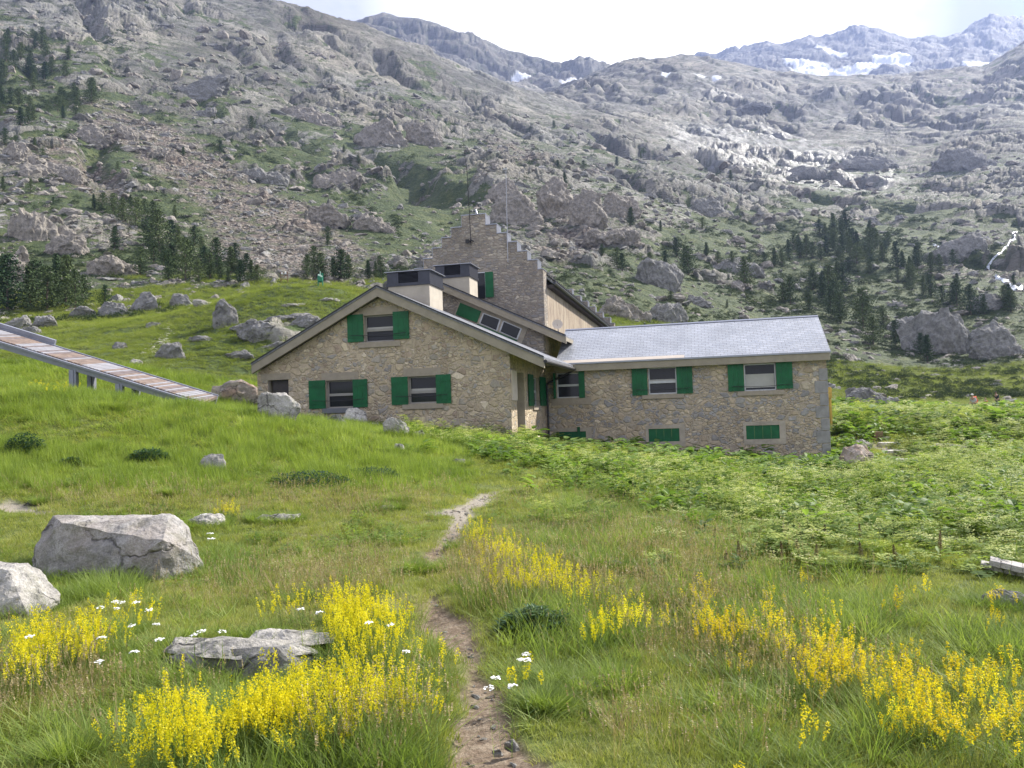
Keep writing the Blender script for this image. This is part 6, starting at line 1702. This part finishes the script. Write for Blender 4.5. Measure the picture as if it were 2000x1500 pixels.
def dock_parts(seed):
    b = PB(seed)
    for i in range(9):
        a = b.r.random()*6.28; b.leaf((0, 0, .02 + .04*i*b.r.random()), (math.cos(a), math.sin(a), b.r.uniform(.3, 1.3)), b.r.uniform(.16, .3), .09, 0, .8)
    lf = b.mesh("leaves", [mBroad]); c = PB(seed + 1)
    c.strip((0, 0, 0), (.03, 0, 1), .85, .014, .02, 3, 0, taper=.4)
    for j in range(520):
        k = c.r.random(); z_ = .40 + .52*k; rr_ = .034*(1-k**2)*c.r.random()**.5 + .004; a = c.r.random()*6.28; c.tri((.03*z_ + math.cos(a)*rr_, math.sin(a)*rr_, z_), c.r.uniform(.012, .022), 0)
    return lf, c.mesh("seed_spike", [mDock])
DM = [dock_parts(300 + 5*i) for i in range(3)]
DOCKS = [(1530, 1066, .9), (1596, 1072, .8), (1447, 1084, .9), (1686, 1082, .8), (1840, 1088, 1.1), (1766, 908, .9), (1774, 928, .9), (1689, 920, .6), (1670, 922, .6), (1794, 908, .9), (1480, 948, .9), (1343, 905, .8), (1541, 938, .7), (1585, 993, .7), (1681, 1006, .8), (1395, 1020, .6),
         (1872, 882, .6), (1884, 884, .6), (1900, 895, .6), (1726, 930, .6), (1610, 1010, .6), (1245, 905, .6), (1856, 765, .6), (1636, 798, .6), (1970, 900, .6), (1560, 1040, .6), (1752, 1085, .7), (1420, 1110, .6), (1245, 862, .5), (1182, 868, .5)]
for i, (px, py, h) in enumerate(sorted(DOCKS)):
    q = ground_hit(px, py + 78*(.45 + .55*(py > 1000))*h, 8); X, Y, Z = q; h = 62*h*(.5 + .5*(py > 1000))*Y/F
    rt = empty("dock_plant", (X, Y, Z), random.random()*6, label=f"dark brown seed spike of dock rising from the weeds, {ordinal(i)} from the left", cat='dock plant', group='dock seed spikes in the right field')
    for nm, me in zip(("leaves", "seed_spike"), DM[i % 3]):
        o = link(nm, me, rt); o.scale = (.75*max(.8, Y/18), .75*max(.8, Y/18), h)
def bush(px, py, w, h, seed, label, mat):
    q = ground_hit(px, py); k = q.y/F; W_, H_ = w*k, h*k
    b = PB(seed)
    for i in range(900):
        a = b.r.random()*6.28; rr_ = b.r.random()**.5; hh = H_*math.sqrt(max(0, 1-rr_*rr_))*b.r.uniform(.35, 1.05)
        c = (math.cos(a)*rr_*W_*.5, math.sin(a)*rr_*W_*.35, hh*.95); a2 = b.r.random()*6.28
        b.leaf(c, (math.cos(a2), math.sin(a2), b.r.uniform(-.2, 1.0)), .07, .025, 0, .5, 2)
    lf = b.mesh("foliage", [mat])
    rt = empty("leafy_plant", q, 0, label=label, cat='plant'); link("foliage", lf, rt)
    c = PB(seed + 1)
    for i in range(16):
        a = c.r.random()*6.28; c.strip((0, 0, 0), (math.cos(a)*.6, math.sin(a)*.4, 1), H_*.7, .012, .1, 2, 0)
    link("stems", c.mesh("stems", [mat]), rt)
bush(50, 888, 80, 44, 401, 'blue-green bushy plant on the left grass bank', mBush)
bush(290, 902, 80, 26, 402, 'low dark bushy plant in the middle of the left bank', mBush)
bush(140, 912, 46, 18, 403, 'small blue-green plant between the two dark bushy ones', mBush)
bush(600, 950, 180, 30, 404, 'wide dark herb clump under the green grass hump', mBush)
bush(720, 935, 120, 22, 405, 'small dark herb clump right of the wide one', mBush)
bush(1045, 1240, 150, 50, 406, 'dark herb clump below the yellow flowers right of the path', mBush)

# grass grown tight round the foot of every near boulder
g = np.random.default_rng(23); pts = []
for o in list(COL.objects):
    if o.type == 'MESH' and o.get('category') in ('boulder', 'rock') and o.location.y < 30 and o.parent is None:
        cs = np.array([o.matrix_basis @ Vector(c) for c in o.bound_box]); cx_, cy_ = cs[:, 0].mean(), cs[:, 1].mean(); rx, ry = np.ptp(cs[:, 0])/2, np.ptp(cs[:, 1])/2
        n = int(60 + 160*min(rx, 2))
        a = g.random(n)*6.283; rr_ = g.uniform(.86, 1.12, n); pts.append(np.stack([cx_ + np.cos(a)*rx*rr_, cy_ + np.sin(a)*ry*rr_], 1))
pts = np.concatenate(pts); x, y = pts[:, 0], pts[:, 1]; z = gz(x, y)
emit("boulder_foot_grass", earth_mask(x, y) < .4, x, y, z, g, PT, np.maximum(.8, y/14), np.maximum(.35, y/34), 'grass tufts crowding the feet of the boulders')
# low herbs and clover in the bank
x, y, z, px, py, g = field(9000, 7.0, 30, seed=24, pw=1.1)
emit("bank_herbs", (fbm(x/1.2, y/1.2, 3, 111) > .08) & (px < 1000) & (py < 1150) & (earth_mask(x, y) < .1), x, y, z, g, PHb, np.maximum(.5, y/26), np.maximum(.22, y/75), 'low leafy herbs in the left grass bank')
# juniper and alpenrose scrub on the slopes
def shrub_mesh(seed):
    b = PB(seed)
    for i in range(260):
        a = b.r.random()*6.28; r_ = b.r.random()**.5; h_ = .42*math.sqrt(max(0, 1 - r_*r_))*b.r.uniform(.5, 1.1)*(1 + .4*math.sin(a*3 + seed))
        b.tri((math.cos(a)*r_*.6, math.sin(a)*r_*.5, h_), b.r.uniform(.05, .10))
    return b.mesh("scrub_source", [mScrub])
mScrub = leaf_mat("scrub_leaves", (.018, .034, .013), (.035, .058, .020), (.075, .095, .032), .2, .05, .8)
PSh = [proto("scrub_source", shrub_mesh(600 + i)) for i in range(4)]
n = 30000; g = np.random.default_rng(25)
y = 84*(620/84)**g.random(n); x = (g.random(n)*2-1)*.72*y; z = surf(x, y); px, py = project(x, y, z)
ii = np.clip(np.searchsorted(YR, y) - 1, 0, sh[0]-1); jj = np.clip(np.searchsorted(uu, x/y) - 1, 0, sh[1]-1)
pat = fbm(x/22, y/30, 3, 121)
kk = (g.random(n) < np.where(ROCKG[ii, jj] < .5, .55 + .4*E(px, py, 1700, 600, 420, 200), .14)*sstep(pat + .2*E(px, py, 1700, 600, 420, 200), -.12, .22)) & (SCREEG[ii, jj] < .5) & ~((E(px, py, 820, 405, 110, 30, .2)) > .4)  # dark scrub thickened on the right slope to stand in for cloud shade
sx = g.uniform(.8, 2.2, n)*np.clip(y/200, .7, 2.2)
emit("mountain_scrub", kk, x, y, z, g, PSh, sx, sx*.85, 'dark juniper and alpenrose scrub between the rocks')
# ================================================================== RAMP, TANK, FRAME, LOGS, HIKERS
mRampSteel = plain("galvanised_blue_grey", (.27, .28, .33, 1), .5, .14, 2.5, metal=.25)
mSlatG = plain("pale_grey_slat", (.33, .32, .33, 1), .5, .2, 6)
mSlatB = plain("rusty_slat", (.25, .185, .145, 1), .6, .3, 6)
mSlatD = plain("dark_slat", (.20, .16, .15, 1), .6, .3, 6)
# near edge and far edge of the deck
N0 = at(-260, 588, 26.0); N1 = at(397, 789, 26.0)
d = (N1 - N0); dn = d.normalized(); side_ = Vector((-dn.y, dn.x, 0)).normalized()
if side_.y < 0: side_ = -side_
side_ = (side_ + Vector((0, 0, .19))).normalized()
up_ = dn.cross(side_); up_ = up_ if up_.z > 0 else -up_
Wd = 1.35
ln = d.length
ramp = empty("ramp", N1 - Vector((0, 0, .4)), 0, label='long grey steel ramp with rust-brown and pale slats running down to the refuge', cat='ramp')
O = ramp.location
def rp(a, s_, u): return N0 + dn*a + side_*s_ + up_*u - O
def rbox(mb, a0, a1, s0, s1, u0, u1, mi=0):
    mb.hexa([rp(a0, s0, u0), rp(a1, s0, u0), rp(a1, s1, u0), rp(a0, s1, u0), rp(a0, s0, u1), rp(a1, s0, u1), rp(a1, s1, u1), rp(a0, s1, u1)], mi)
b = MB(); rbox(b, 0, ln, 0, .09, -.21, .0); rbox(b, 0, ln, -.05, -.004, -.05, .015); b.build("side_beam", mRampSteel, ramp)
b = MB(); rbox(b, 0, ln, Wd - .09, Wd, -.26, .0); rbox(b, 0, ln - .01, Wd + .004, Wd + .05, -.02, .05); b.build("side_beam", mRampSteel, ramp)
b = MB(); rbox(b, 0, ln*.485, Wd + .06, Wd + .16, .02, .20); b.build("upper_rail", mRampSteel, ramp, label='pale raised rail along the upper part')
b = MB(); n = 90; rr = random.Random(4)
for i in range(n):
    a = ln*(i + .1)/n; sk = .3; wdt = ln/n*.72
    mi = rr.choice((0, 1, 0, 1, 2))
    p_ = [rp(a, .1, .004), rp(a + wdt, .1, .004), rp(min(a + wdt + sk, ln), Wd - .1, .004), rp(min(a + sk, ln - .02), Wd - .1, .004)]
    b.hexa(p_ + [q + up_*.035 for q in p_], mi)
b.build("deck", [mSlatG, mSlatB, mSlatD], ramp)
b = MB(); rbox(b, 0, ln, .1, Wd - .1, -.06, -.01); b.build("deck_underside", mSlatD, ramp)
for px_ in (140, 230):
    p = at(px_, 720 if px_ == 140 else 750, 24.6 if px_ == 140 else 25.6)
    t_ = (px_ - (-260)) / (398 + 260)
    # find position along the ramp whose photo column is px_
    best = min(range(400), key=lambda i: abs(project(np.array([ (N0 + dn*ln*i/400).x]), np.array([(N0 + dn*ln*i/400).y]), np.array([(N0 + dn*ln*i/400).z]))[0][0] - px_))
    a = ln*best/400
    for s_ in (.0, Wd - .22):
        q = N0 + dn*a + side_*(s_ + .11)
        g0 = float(base_z(q.x, q.y)) - .3; b = MB()
        b.box(q.x - .11 - O.x, q.x + .11 - O.x, q.y - .09 - O.y, q.y + .09 - O.y, g0 - O.z, q.z - .22 - O.z)
        b.box(q.x - .04 - O.x, q.x + .04 - O.x, q.y - .13 - O.y, q.y - .092 - O.y, g0 - O.z, q.z - .22 - O.z)
        b.build("post", mRampSteel, ramp)
# green tank on legs, on the knoll
q = surf_hit(626, 559)
k = q.y/F; tank = empty("green_tank", q, .2, label='small green tank on legs standing on top of the green knoll', cat='tank')
mTank = plain("faded_green_paint", (.02, .20, .10, 1), .5, .25, 4); mTankL = plain("worn_pale_green", (.42, .60, .48, 1), .6, .2, 6)
H_ = 26*k
b = MB(); n = 14; rad = 6*k
for z0, z1, r0, r1 in ((.35, .72, .9, .95), (.72, .80, .95, .6), (.28, .35, .6, .9)):
    b.bar((0, 0, H_*z0), (0, 0, H_*z1), rad*r0, rad*r1, n=n)
b.build("body", mTank, tank)
for sx in (-1, 1):
    for sy in (-1, 1):
        b = MB(); b.bar((sx*rad*.75, sy*rad*.7, -.15), (sx*rad*.7, sy*rad*.6, H_*.40), .04, n=6); b.build("leg", mTank, tank)
b = MB(); b.box(rad*.35, rad*.98, -rad*.3, rad*.3, H_*.6, H_*.97); b.box(-rad*.3, rad*.4, -rad*.95, -rad*.8, H_*.55, H_*.62); b.build("housing", mTank, tank)
b = MB(); b.hexa([(-rad*.8, -rad, H_*.78), (rad*.5, -rad*1.1, H_*.62), (rad*.7, -rad*.95, H_*.68), (-rad*.6, -rad*.8, H_*.86), (-rad*.8, -rad*1.02, H_*.82), (rad*.5, -rad*1.12, H_*.68), (rad*.7, -rad*.97, H_*.74), (-rad*.6, -rad*.82, H_*.9)]); b.build("worn_plate", mTankL, tank)
b = MB(); b.bar((0, 0, H_*.8), (0, 0, H_*1.12), .05, .03); b.build("valve", mTankL, tank)
# rusty frame with two pale lamps behind the knoll
q = surf_hit(556, 552, 66); k = q.y/F
fr_ = empty("rusty_frame", q, .1, label='rusty brown metal frame with two white caps behind the knoll', cat='metal frame')
mRust = plain("rust", (.17, .085, .05, 1), .8, .3, 5)
b = MB()
for sx in (-7, 6): b.bar((sx*k, 0, -.3), (sx*k, 0, 21*k), .05, n=6)
for z_ in (6, 13, 20): b.bar((-8*k, 0, z_*k), (7*k, 0, z_*k), .035, n=6)
b.bar((-7*k, 0, 3*k), (6*k, 0, 19*k), .03, n=5); b.build("bars", mRust, fr_)
for sx, h_ in ((-5, 3.0), (2, 4.6)):
    b = MB(); b.bar((sx*k, 0, 17*k), (sx*k, 0, (17 + h_)*k), 1.7*k, 1.3*k, n=10); b.build("cap", mWhite, fr_)
# timber boards at the right edge
q = ground_hit(1965, 1125); k = q.y/F
mOld = plain("silvery_old_timber", (.42, .39, .36, 1), .85, .3, 9, bump=.6)
for i, (dx, dz_, L_, rz) in enumerate([(-30, 30, 90, -.22), (-36, 20, 96, -.20), (-26, 8, 90, -.26)]):
    b = MB(); r2 = random.Random(i)
    nseg = 5; pr = None; h_ = [.028, .022, .026][i]
    for s_ in range(nseg):
        a0, a1 = L_*k*s_/nseg, L_*k*(s_+1)/nseg; w0 = .07 + r2.uniform(-.01, .01)
        b.box(a0, a1 - .001, -w0, w0, -h_ + r2.uniform(-.003, .003), h_ + r2.uniform(-.004, .004))
    b.bar((L_*k*.2, -.05, h_), (L_*k*.2, -.05, h_ + .012), .008)
    o = b.build("weathered_board", mOld, None, .004, label=['topmost', 'middle', 'lowest'][i] + ' weathered grey board lying in the weeds at the right edge', cat='board', group='old boards in the weeds')
    o.location = (q.x + dx*k, q.y + .1*i, q.z + dz_*k); o.rotation_euler = (.1, .20 - .02*i, rz - .3)
# yellow route post at the wing's far corner
q0 = at(1621, 775, 41.5); q0.z = float(base_z(q0.x, q0.y))
mYW = plain("yellow_wood_post", (.55, .36, .08, 1), .7, .2, 6)
zt_ = at(1617, 756, q0.y).z
post = empty("signpost", q0, .1, label='slim yellow wooden signpost showing past the wing corner', cat='signpost')
b = MB(); b.box(-.05, .05, -.05, .05, -.3, zt_ - q0.z); b.build("pole", mYW, post, .005)
b = MB(); b.box(-.35, .07, -.085, -.055, zt_ - q0.z - .55, zt_ - q0.z - .05); b.build("board", mYW, post, .005)

# white water of the right-hand stream and falls
m, t, out = material("white_water"); mWater = m
p = t.add('ShaderNodeNewGeometry', out=None).outputs['Position']
c = t.ramp(t.noise(t.vmath('MULTIPLY', p, (1, .5, 1)), 1.6, 6, .75), [(.38, (.25, .27, .29)), (.5, (.62, .66, .70)), (.62, (.90, .92, .94))])
principled(t, out, c, .3, t.bump(t.noise(p, 3, 5, .7), .6, .1), .6)
def stream(pts, label, seed):
    """foaming ribbon lying on the slope"""
    P = [(surf_hit(px, py, 60), w) for px, py, w in pts]; V = []; Fc = []; rr = random.Random(seed); row = []
    Q = []
    for (a, wa), (b_, wb_) in zip(P[:-1], P[1:]):
        for s_ in range(6): Q.append((a.lerp(b_, s_/6), wa + (wb_-wa)*s_/6))
    Q.append(P[-1])
    for i, (p, w) in enumerate(Q):
        nx = Q[min(i+1, len(Q)-1)][0] - Q[max(i-1, 0)][0]; sd_ = Vector((-nx.y, nx.x, 0)); sd_ = sd_.normalized() if sd_.length > 0 else Vector((1, 0, 0))
        sd_ = (sd_ + Vector((.8 if sd_.x > 0 else -.8, 0, 0))).normalized()
        hw = w*p.y/F*.32*rr.uniform(.3, 1.5)
        for j in range(7):
            e = (j/6*2 - 1)*hw*rr.uniform(.8, 1.1); x_ = p.x + sd_.x*e; y_ = p.y + sd_.y*e
            V.append((x_, y_, float(surf(x_, y_)) + .55 - .5*abs(j-3)/3 + rr.uniform(-.1, .15)))
    for i in range(len(Q)-1):
        for j in range(6):
            a = i*7 + j; Fc.append((a, a+1, a+8, a+7))
    link("stream", npmesh("stream", np.array(V), np.array(Fc), mWater, True), kind='structure', label=label)
stream([(1822, 478, 16), (1836, 484, 20), (1848, 492, 14)], 'short white cascade high on the right', 1)
stream([(1985, 455, 14), (1978, 470, 8), (1962, 486, 10), (1948, 500, 7), (1930, 520, 8), (1926, 528, 12)], 'thin white stream on the right slope', 2)
stream([(1944, 540, 12), (1962, 548, 26), (1975, 558, 30), (1985, 568, 22), (1996, 560, 20)], 'foaming waterfall at the right edge', 3)
# pale rock runnel on the knoll as stones
rr = random.Random(9); P = []
for i in range(150):
    t_ = rr.random(); ctl = [(336, 628), (330, 645), (322, 660), (312, 670), (300, 682), (285, 690)]
    f_ = t_*(len(ctl)-1); a = int(min(f_, len(ctl)-2)); w_ = f_ - a
    px = ctl[a][0]*(1-w_) + ctl[a+1][0]*w_ + rr.gauss(0, 3 + 9*t_); py = ctl[a][1]*(1-w_) + ctl[a+1][1]*w_ + rr.gauss(0, 2)
    P.append(surf_hit(px, py, 43, 90))
RW = [proto("runnel_source", hull_rock(rnd_pts(700+i, 1, .8, .6, 12), 700+i, 2, .06, 1)) for i in range(3)]
for o in RW: o.data.materials.clear(); o.data.materials.append(mRockWh)
N = len(P); s_ = np.array([rr.uniform(.12, .42) for _ in range(N)])
scatter("runnel_gravel", [tuple(p) for p in P], RW, [i % 3 for i in range(N)], [(0, 0, rr.random()*6) for _ in range(N)], np.stack([s_*1.4, s_, s_*.5], 1), label='pale stones of the dry runnel on the knoll')
# pebbles along the path
PEB = []
for (a, wa), (b_, wb_) in list(zip(PP[:-1], PP[1:])) + list(zip(PP3[:-1], PP3[1:])) + list(zip(PP2[:-1], PP2[1:])):
    L_ = (b_ - a).length; nn = int(L_*28 if a.y < 10 else L_*34)
    for i in range(nn):
        t_ = rr.random(); w_ = wa + (wb_-wa)*t_; x_ = a.x + (b_.x-a.x)*t_ + rr.gauss(0, max(w_, .03)*.55); y_ = a.y + (b_.y-a.y)*t_ + rr.gauss(0, w_*.4)
        PEB.append((x_, y_, gz(x_, y_) - .03, rr.lognormvariate(-3.9, .55)*(1.6 if a.y > 10 else 1)))
N = len(PEB); s_ = np.array([p[3] for p in PEB])
RP2 = [proto("pebble_source", hull_rock(rnd_pts(720+i, 1, .8, .6, 12), 720+i, 2, .06, 1)) for i in range(3)]
for i, o in enumerate(RP2): o.data.materials.clear(); o.data.materials.append(mRockL if i else mRockW)
scatter("path_gravel", [p[:3] for p in PEB], RP2, [i % 3 for i in range(N)], [(0, 0, rr.random()*6) for _ in range(N)], np.stack([s_*1.3, s_, s_*.6], 1), label='pebbles and small stones on the bare path')
print('pebbles', N)

# ---------------------------------------------------------------- hikers (tiny, waist-deep behind the weeds)
mSkin = plain("skin", (.45, .27, .19, 1), .6, .05, 8)
def skin_body(name, joints, edges, mat, parent):
    me = bpy.data.meshes.new(name); me.from_pydata([j[:3] for j in joints], edges, [])
    o = bpy.data.objects.new(name, me); COL.objects.link(o)
    o.modifiers.new('skin', 'SKIN'); 
    sv = me.skin_vertices[0].data
    for i, j in enumerate(joints): sv[i].radius = (j[3], j[4] if len(j) > 4 else j[3])
    sv[0].use_root = True
    s2 = o.modifiers.new('sub', 'SUBSURF'); s2.levels = 2; s2.render_levels = 2
    dg = bpy.context.evaluated_depsgraph_get(); ev = o.evaluated_get(dg); m2 = bpy.data.meshes.new_from_object(ev)
    bpy.data.objects.remove(o); m2.materials.clear(); m2.materials.append(mat); m2.name = name
    m2.polygons.foreach_set('use_smooth', np.ones(len(m2.polygons), bool))
    return link(name, m2, parent)
def hiker(px, py_head, Y, h, rz, shirt, trousers, pack, cap, label, bend=.0):
    top = at(px, py_head, Y); z0 = float(surf(top.x, Y)) ; H_ = top.z - z0
    s_ = h/1.75
    root = empty("person", (top.x, Y, top.z - h), rz, label=label, cat='person'); 
    if top.z - h < z0 - .6: root.location.z = z0 - .05
    b_ = bend
    J = [(0, 0, .95, .13, .10), (0, -.03*b_, 1.15, .125, .095), (0, -.12*b_, 1.38, .17, .10), (0, -.16*b_, 1.50, .055), (0, -.19*b_, 1.56, .055), (0, -.2*b_, 1.64, .085, .10), (0, -.2*b_, 1.72, .07, .08),
         (.10, 0, .88, .09), (.12, -.10, .50, .065), (.12, .02, .10, .045), (.12, -.13, .04, .04),
         (-.10, 0, .88, .09), (-.12, .08, .50, .065), (-.13, .22, .12, .045), (-.13, .10, .05, .04),
         (.21, -.12*b_, 1.40, .055), (.26, -.04, 1.13, .042), (.24, -.24, .98, .034), (.23, -.33, .96, .036),
         (-.21, -.12*b_, 1.40, .055), (-.27, 0, 1.13, .042), (-.25, -.18, .93, .034), (-.24, -.26, .90, .036)]
    J = [tuple(v*s_ for v in j) for j in J]
    Eg = [(0, 1), (1, 2), (2, 3), (3, 4), (4, 5), (5, 6), (0, 7), (7, 8), (8, 9), (9, 10), (0, 11), (11, 12), (12, 13), (13, 14), (2, 15), (15, 16), (16, 17), (17, 18), (2, 19), (19, 20), (20, 21), (21, 22)]
    skin_body("body", J, Eg, mSkin, root)
    G_ = 1.18
    sj = [J[i][:3] + tuple(r*G_ for r in (J[i][3], J[i][4] if len(J[i]) > 4 else J[i][3])) for i in (0, 1, 2, 15, 16, 19, 20)]
    skin_body("shirt", sj, [(0, 1), (1, 2), (2, 3), (3, 4), (2, 5), (5, 6)], plain("shirt_" + label.split()[0], shirt, .8, .1, 6), root)
    tj = [J[i][:3] + tuple(r*G_ for r in (J[i][3], J[i][4] if len(J[i]) > 4 else J[i][3])) for i in (0, 7, 8, 9, 11, 12, 13)]
    skin_body("trousers", tj, [(0, 1), (1, 2), (2, 3), (0, 4), (4, 5), (5, 6)], plain("trousers_" + label.split()[0], trousers, .85, .1, 6), root)
    b = MB(); hz_ = 1.67*s_; n = 10
    vs = []
    for k in range(4):
        for i in range(n):
            a = 6.2832*i/n; rr_ = .112*s_*math.cos(k*.45); vs.append((math.cos(a)*rr_, -.2*b_*s_ + math.sin(a)*rr_*1.12, hz_ + .115*s_*math.sin(k*.45)))
    b.add(vs, [(k*n + i, k*n + (i+1) % n, (k+1)*n + (i+1) % n, (k+1)*n + i) for k in range(3) for i in range(n)] + [tuple(3*n + i for i in range(n)), tuple(range(n-1, -1, -1))])
    b.box(-.07*s_, .07*s_, -.2*b_*s_ - .19*s_, -.2*b_*s_ - .09*s_, hz_ + .005, hz_ + .02)
    b.build("cap" if cap[0] > .2 else "hair", plain("headwear_" + label.split()[0], cap, .8, .05, 6), root)
    if pack:
        pk = empty("backpack", (root.location.x, root.location.y, root.location.z), rz, label=pack[1], cat='backpack')
        b = MB(); y0 = .11*s_
        b.hexa([(-.16*s_, y0, .98*s_), (.16*s_, y0, .98*s_), (.15*s_, y0 + .24*s_, 1.0*s_), (-.15*s_, y0 + .24*s_, 1.0*s_), (-.14*s_, y0 - .05*s_, 1.52*s_), (.14*s_, y0 - .05*s_, 1.52*s_), (.12*s_, y0 + .15*s_, 1.56*s_), (-.12*s_, y0 + .15*s_, 1.56*s_)])
        b.build("bag", plain("pack_" + label.split()[0], pack[0], .7, .1, 6), pk, .03*s_)
        b = MB(); b.box(-.13*s_, .13*s_, y0 + .245*s_, y0 + .31*s_, 1.05*s_, 1.3*s_); b.build("pocket", plain("pocket_" + label.split()[0], pack[0], .7, .1, 6), pk, .02*s_)
    return root
hiker(1902, 786, 68, 1.72, R(-60), (.55, .56, .56, 1), (.05, .05, .06, 1), ((.70, .10, .03, 1), 'large orange-red backpack on the nearest hiker'), (.75, .74, .68, 1), 'hiker in a white cap and pale shirt walking beyond the weeds', 1.0)
hiker(1927, 803, 70, 1.2, R(-70), (.62, .22, .06, 1), (.08, .07, .07, 1), None, (.40, .25, .15, 1), 'smaller person in orange following the hiker with the white cap', .5)
hiker(1949, 794, 74, 1.6, R(-80), (.03, .035, .04, 1), (.03, .03, .035, 1), None, (.03, .025, .02, 1), 'last person of the three, dressed in black', .8)
# ================================================================== HAZE
mh, t, out = material("haze_air")
vol = t.add('ShaderNodeVolumePrincipled', {'Color': (.36, .46, .80, 1), 'Density': 0.00019, 'Anisotropy': 0.35})
t.l.new(vol, out.inputs['Volume'])
h = MB(); h.box(-5200, 5200, -400, 3700, -60, 1330)
hz = h.build("haze", mh, kind='stuff', label='thin bluish mountain haze')
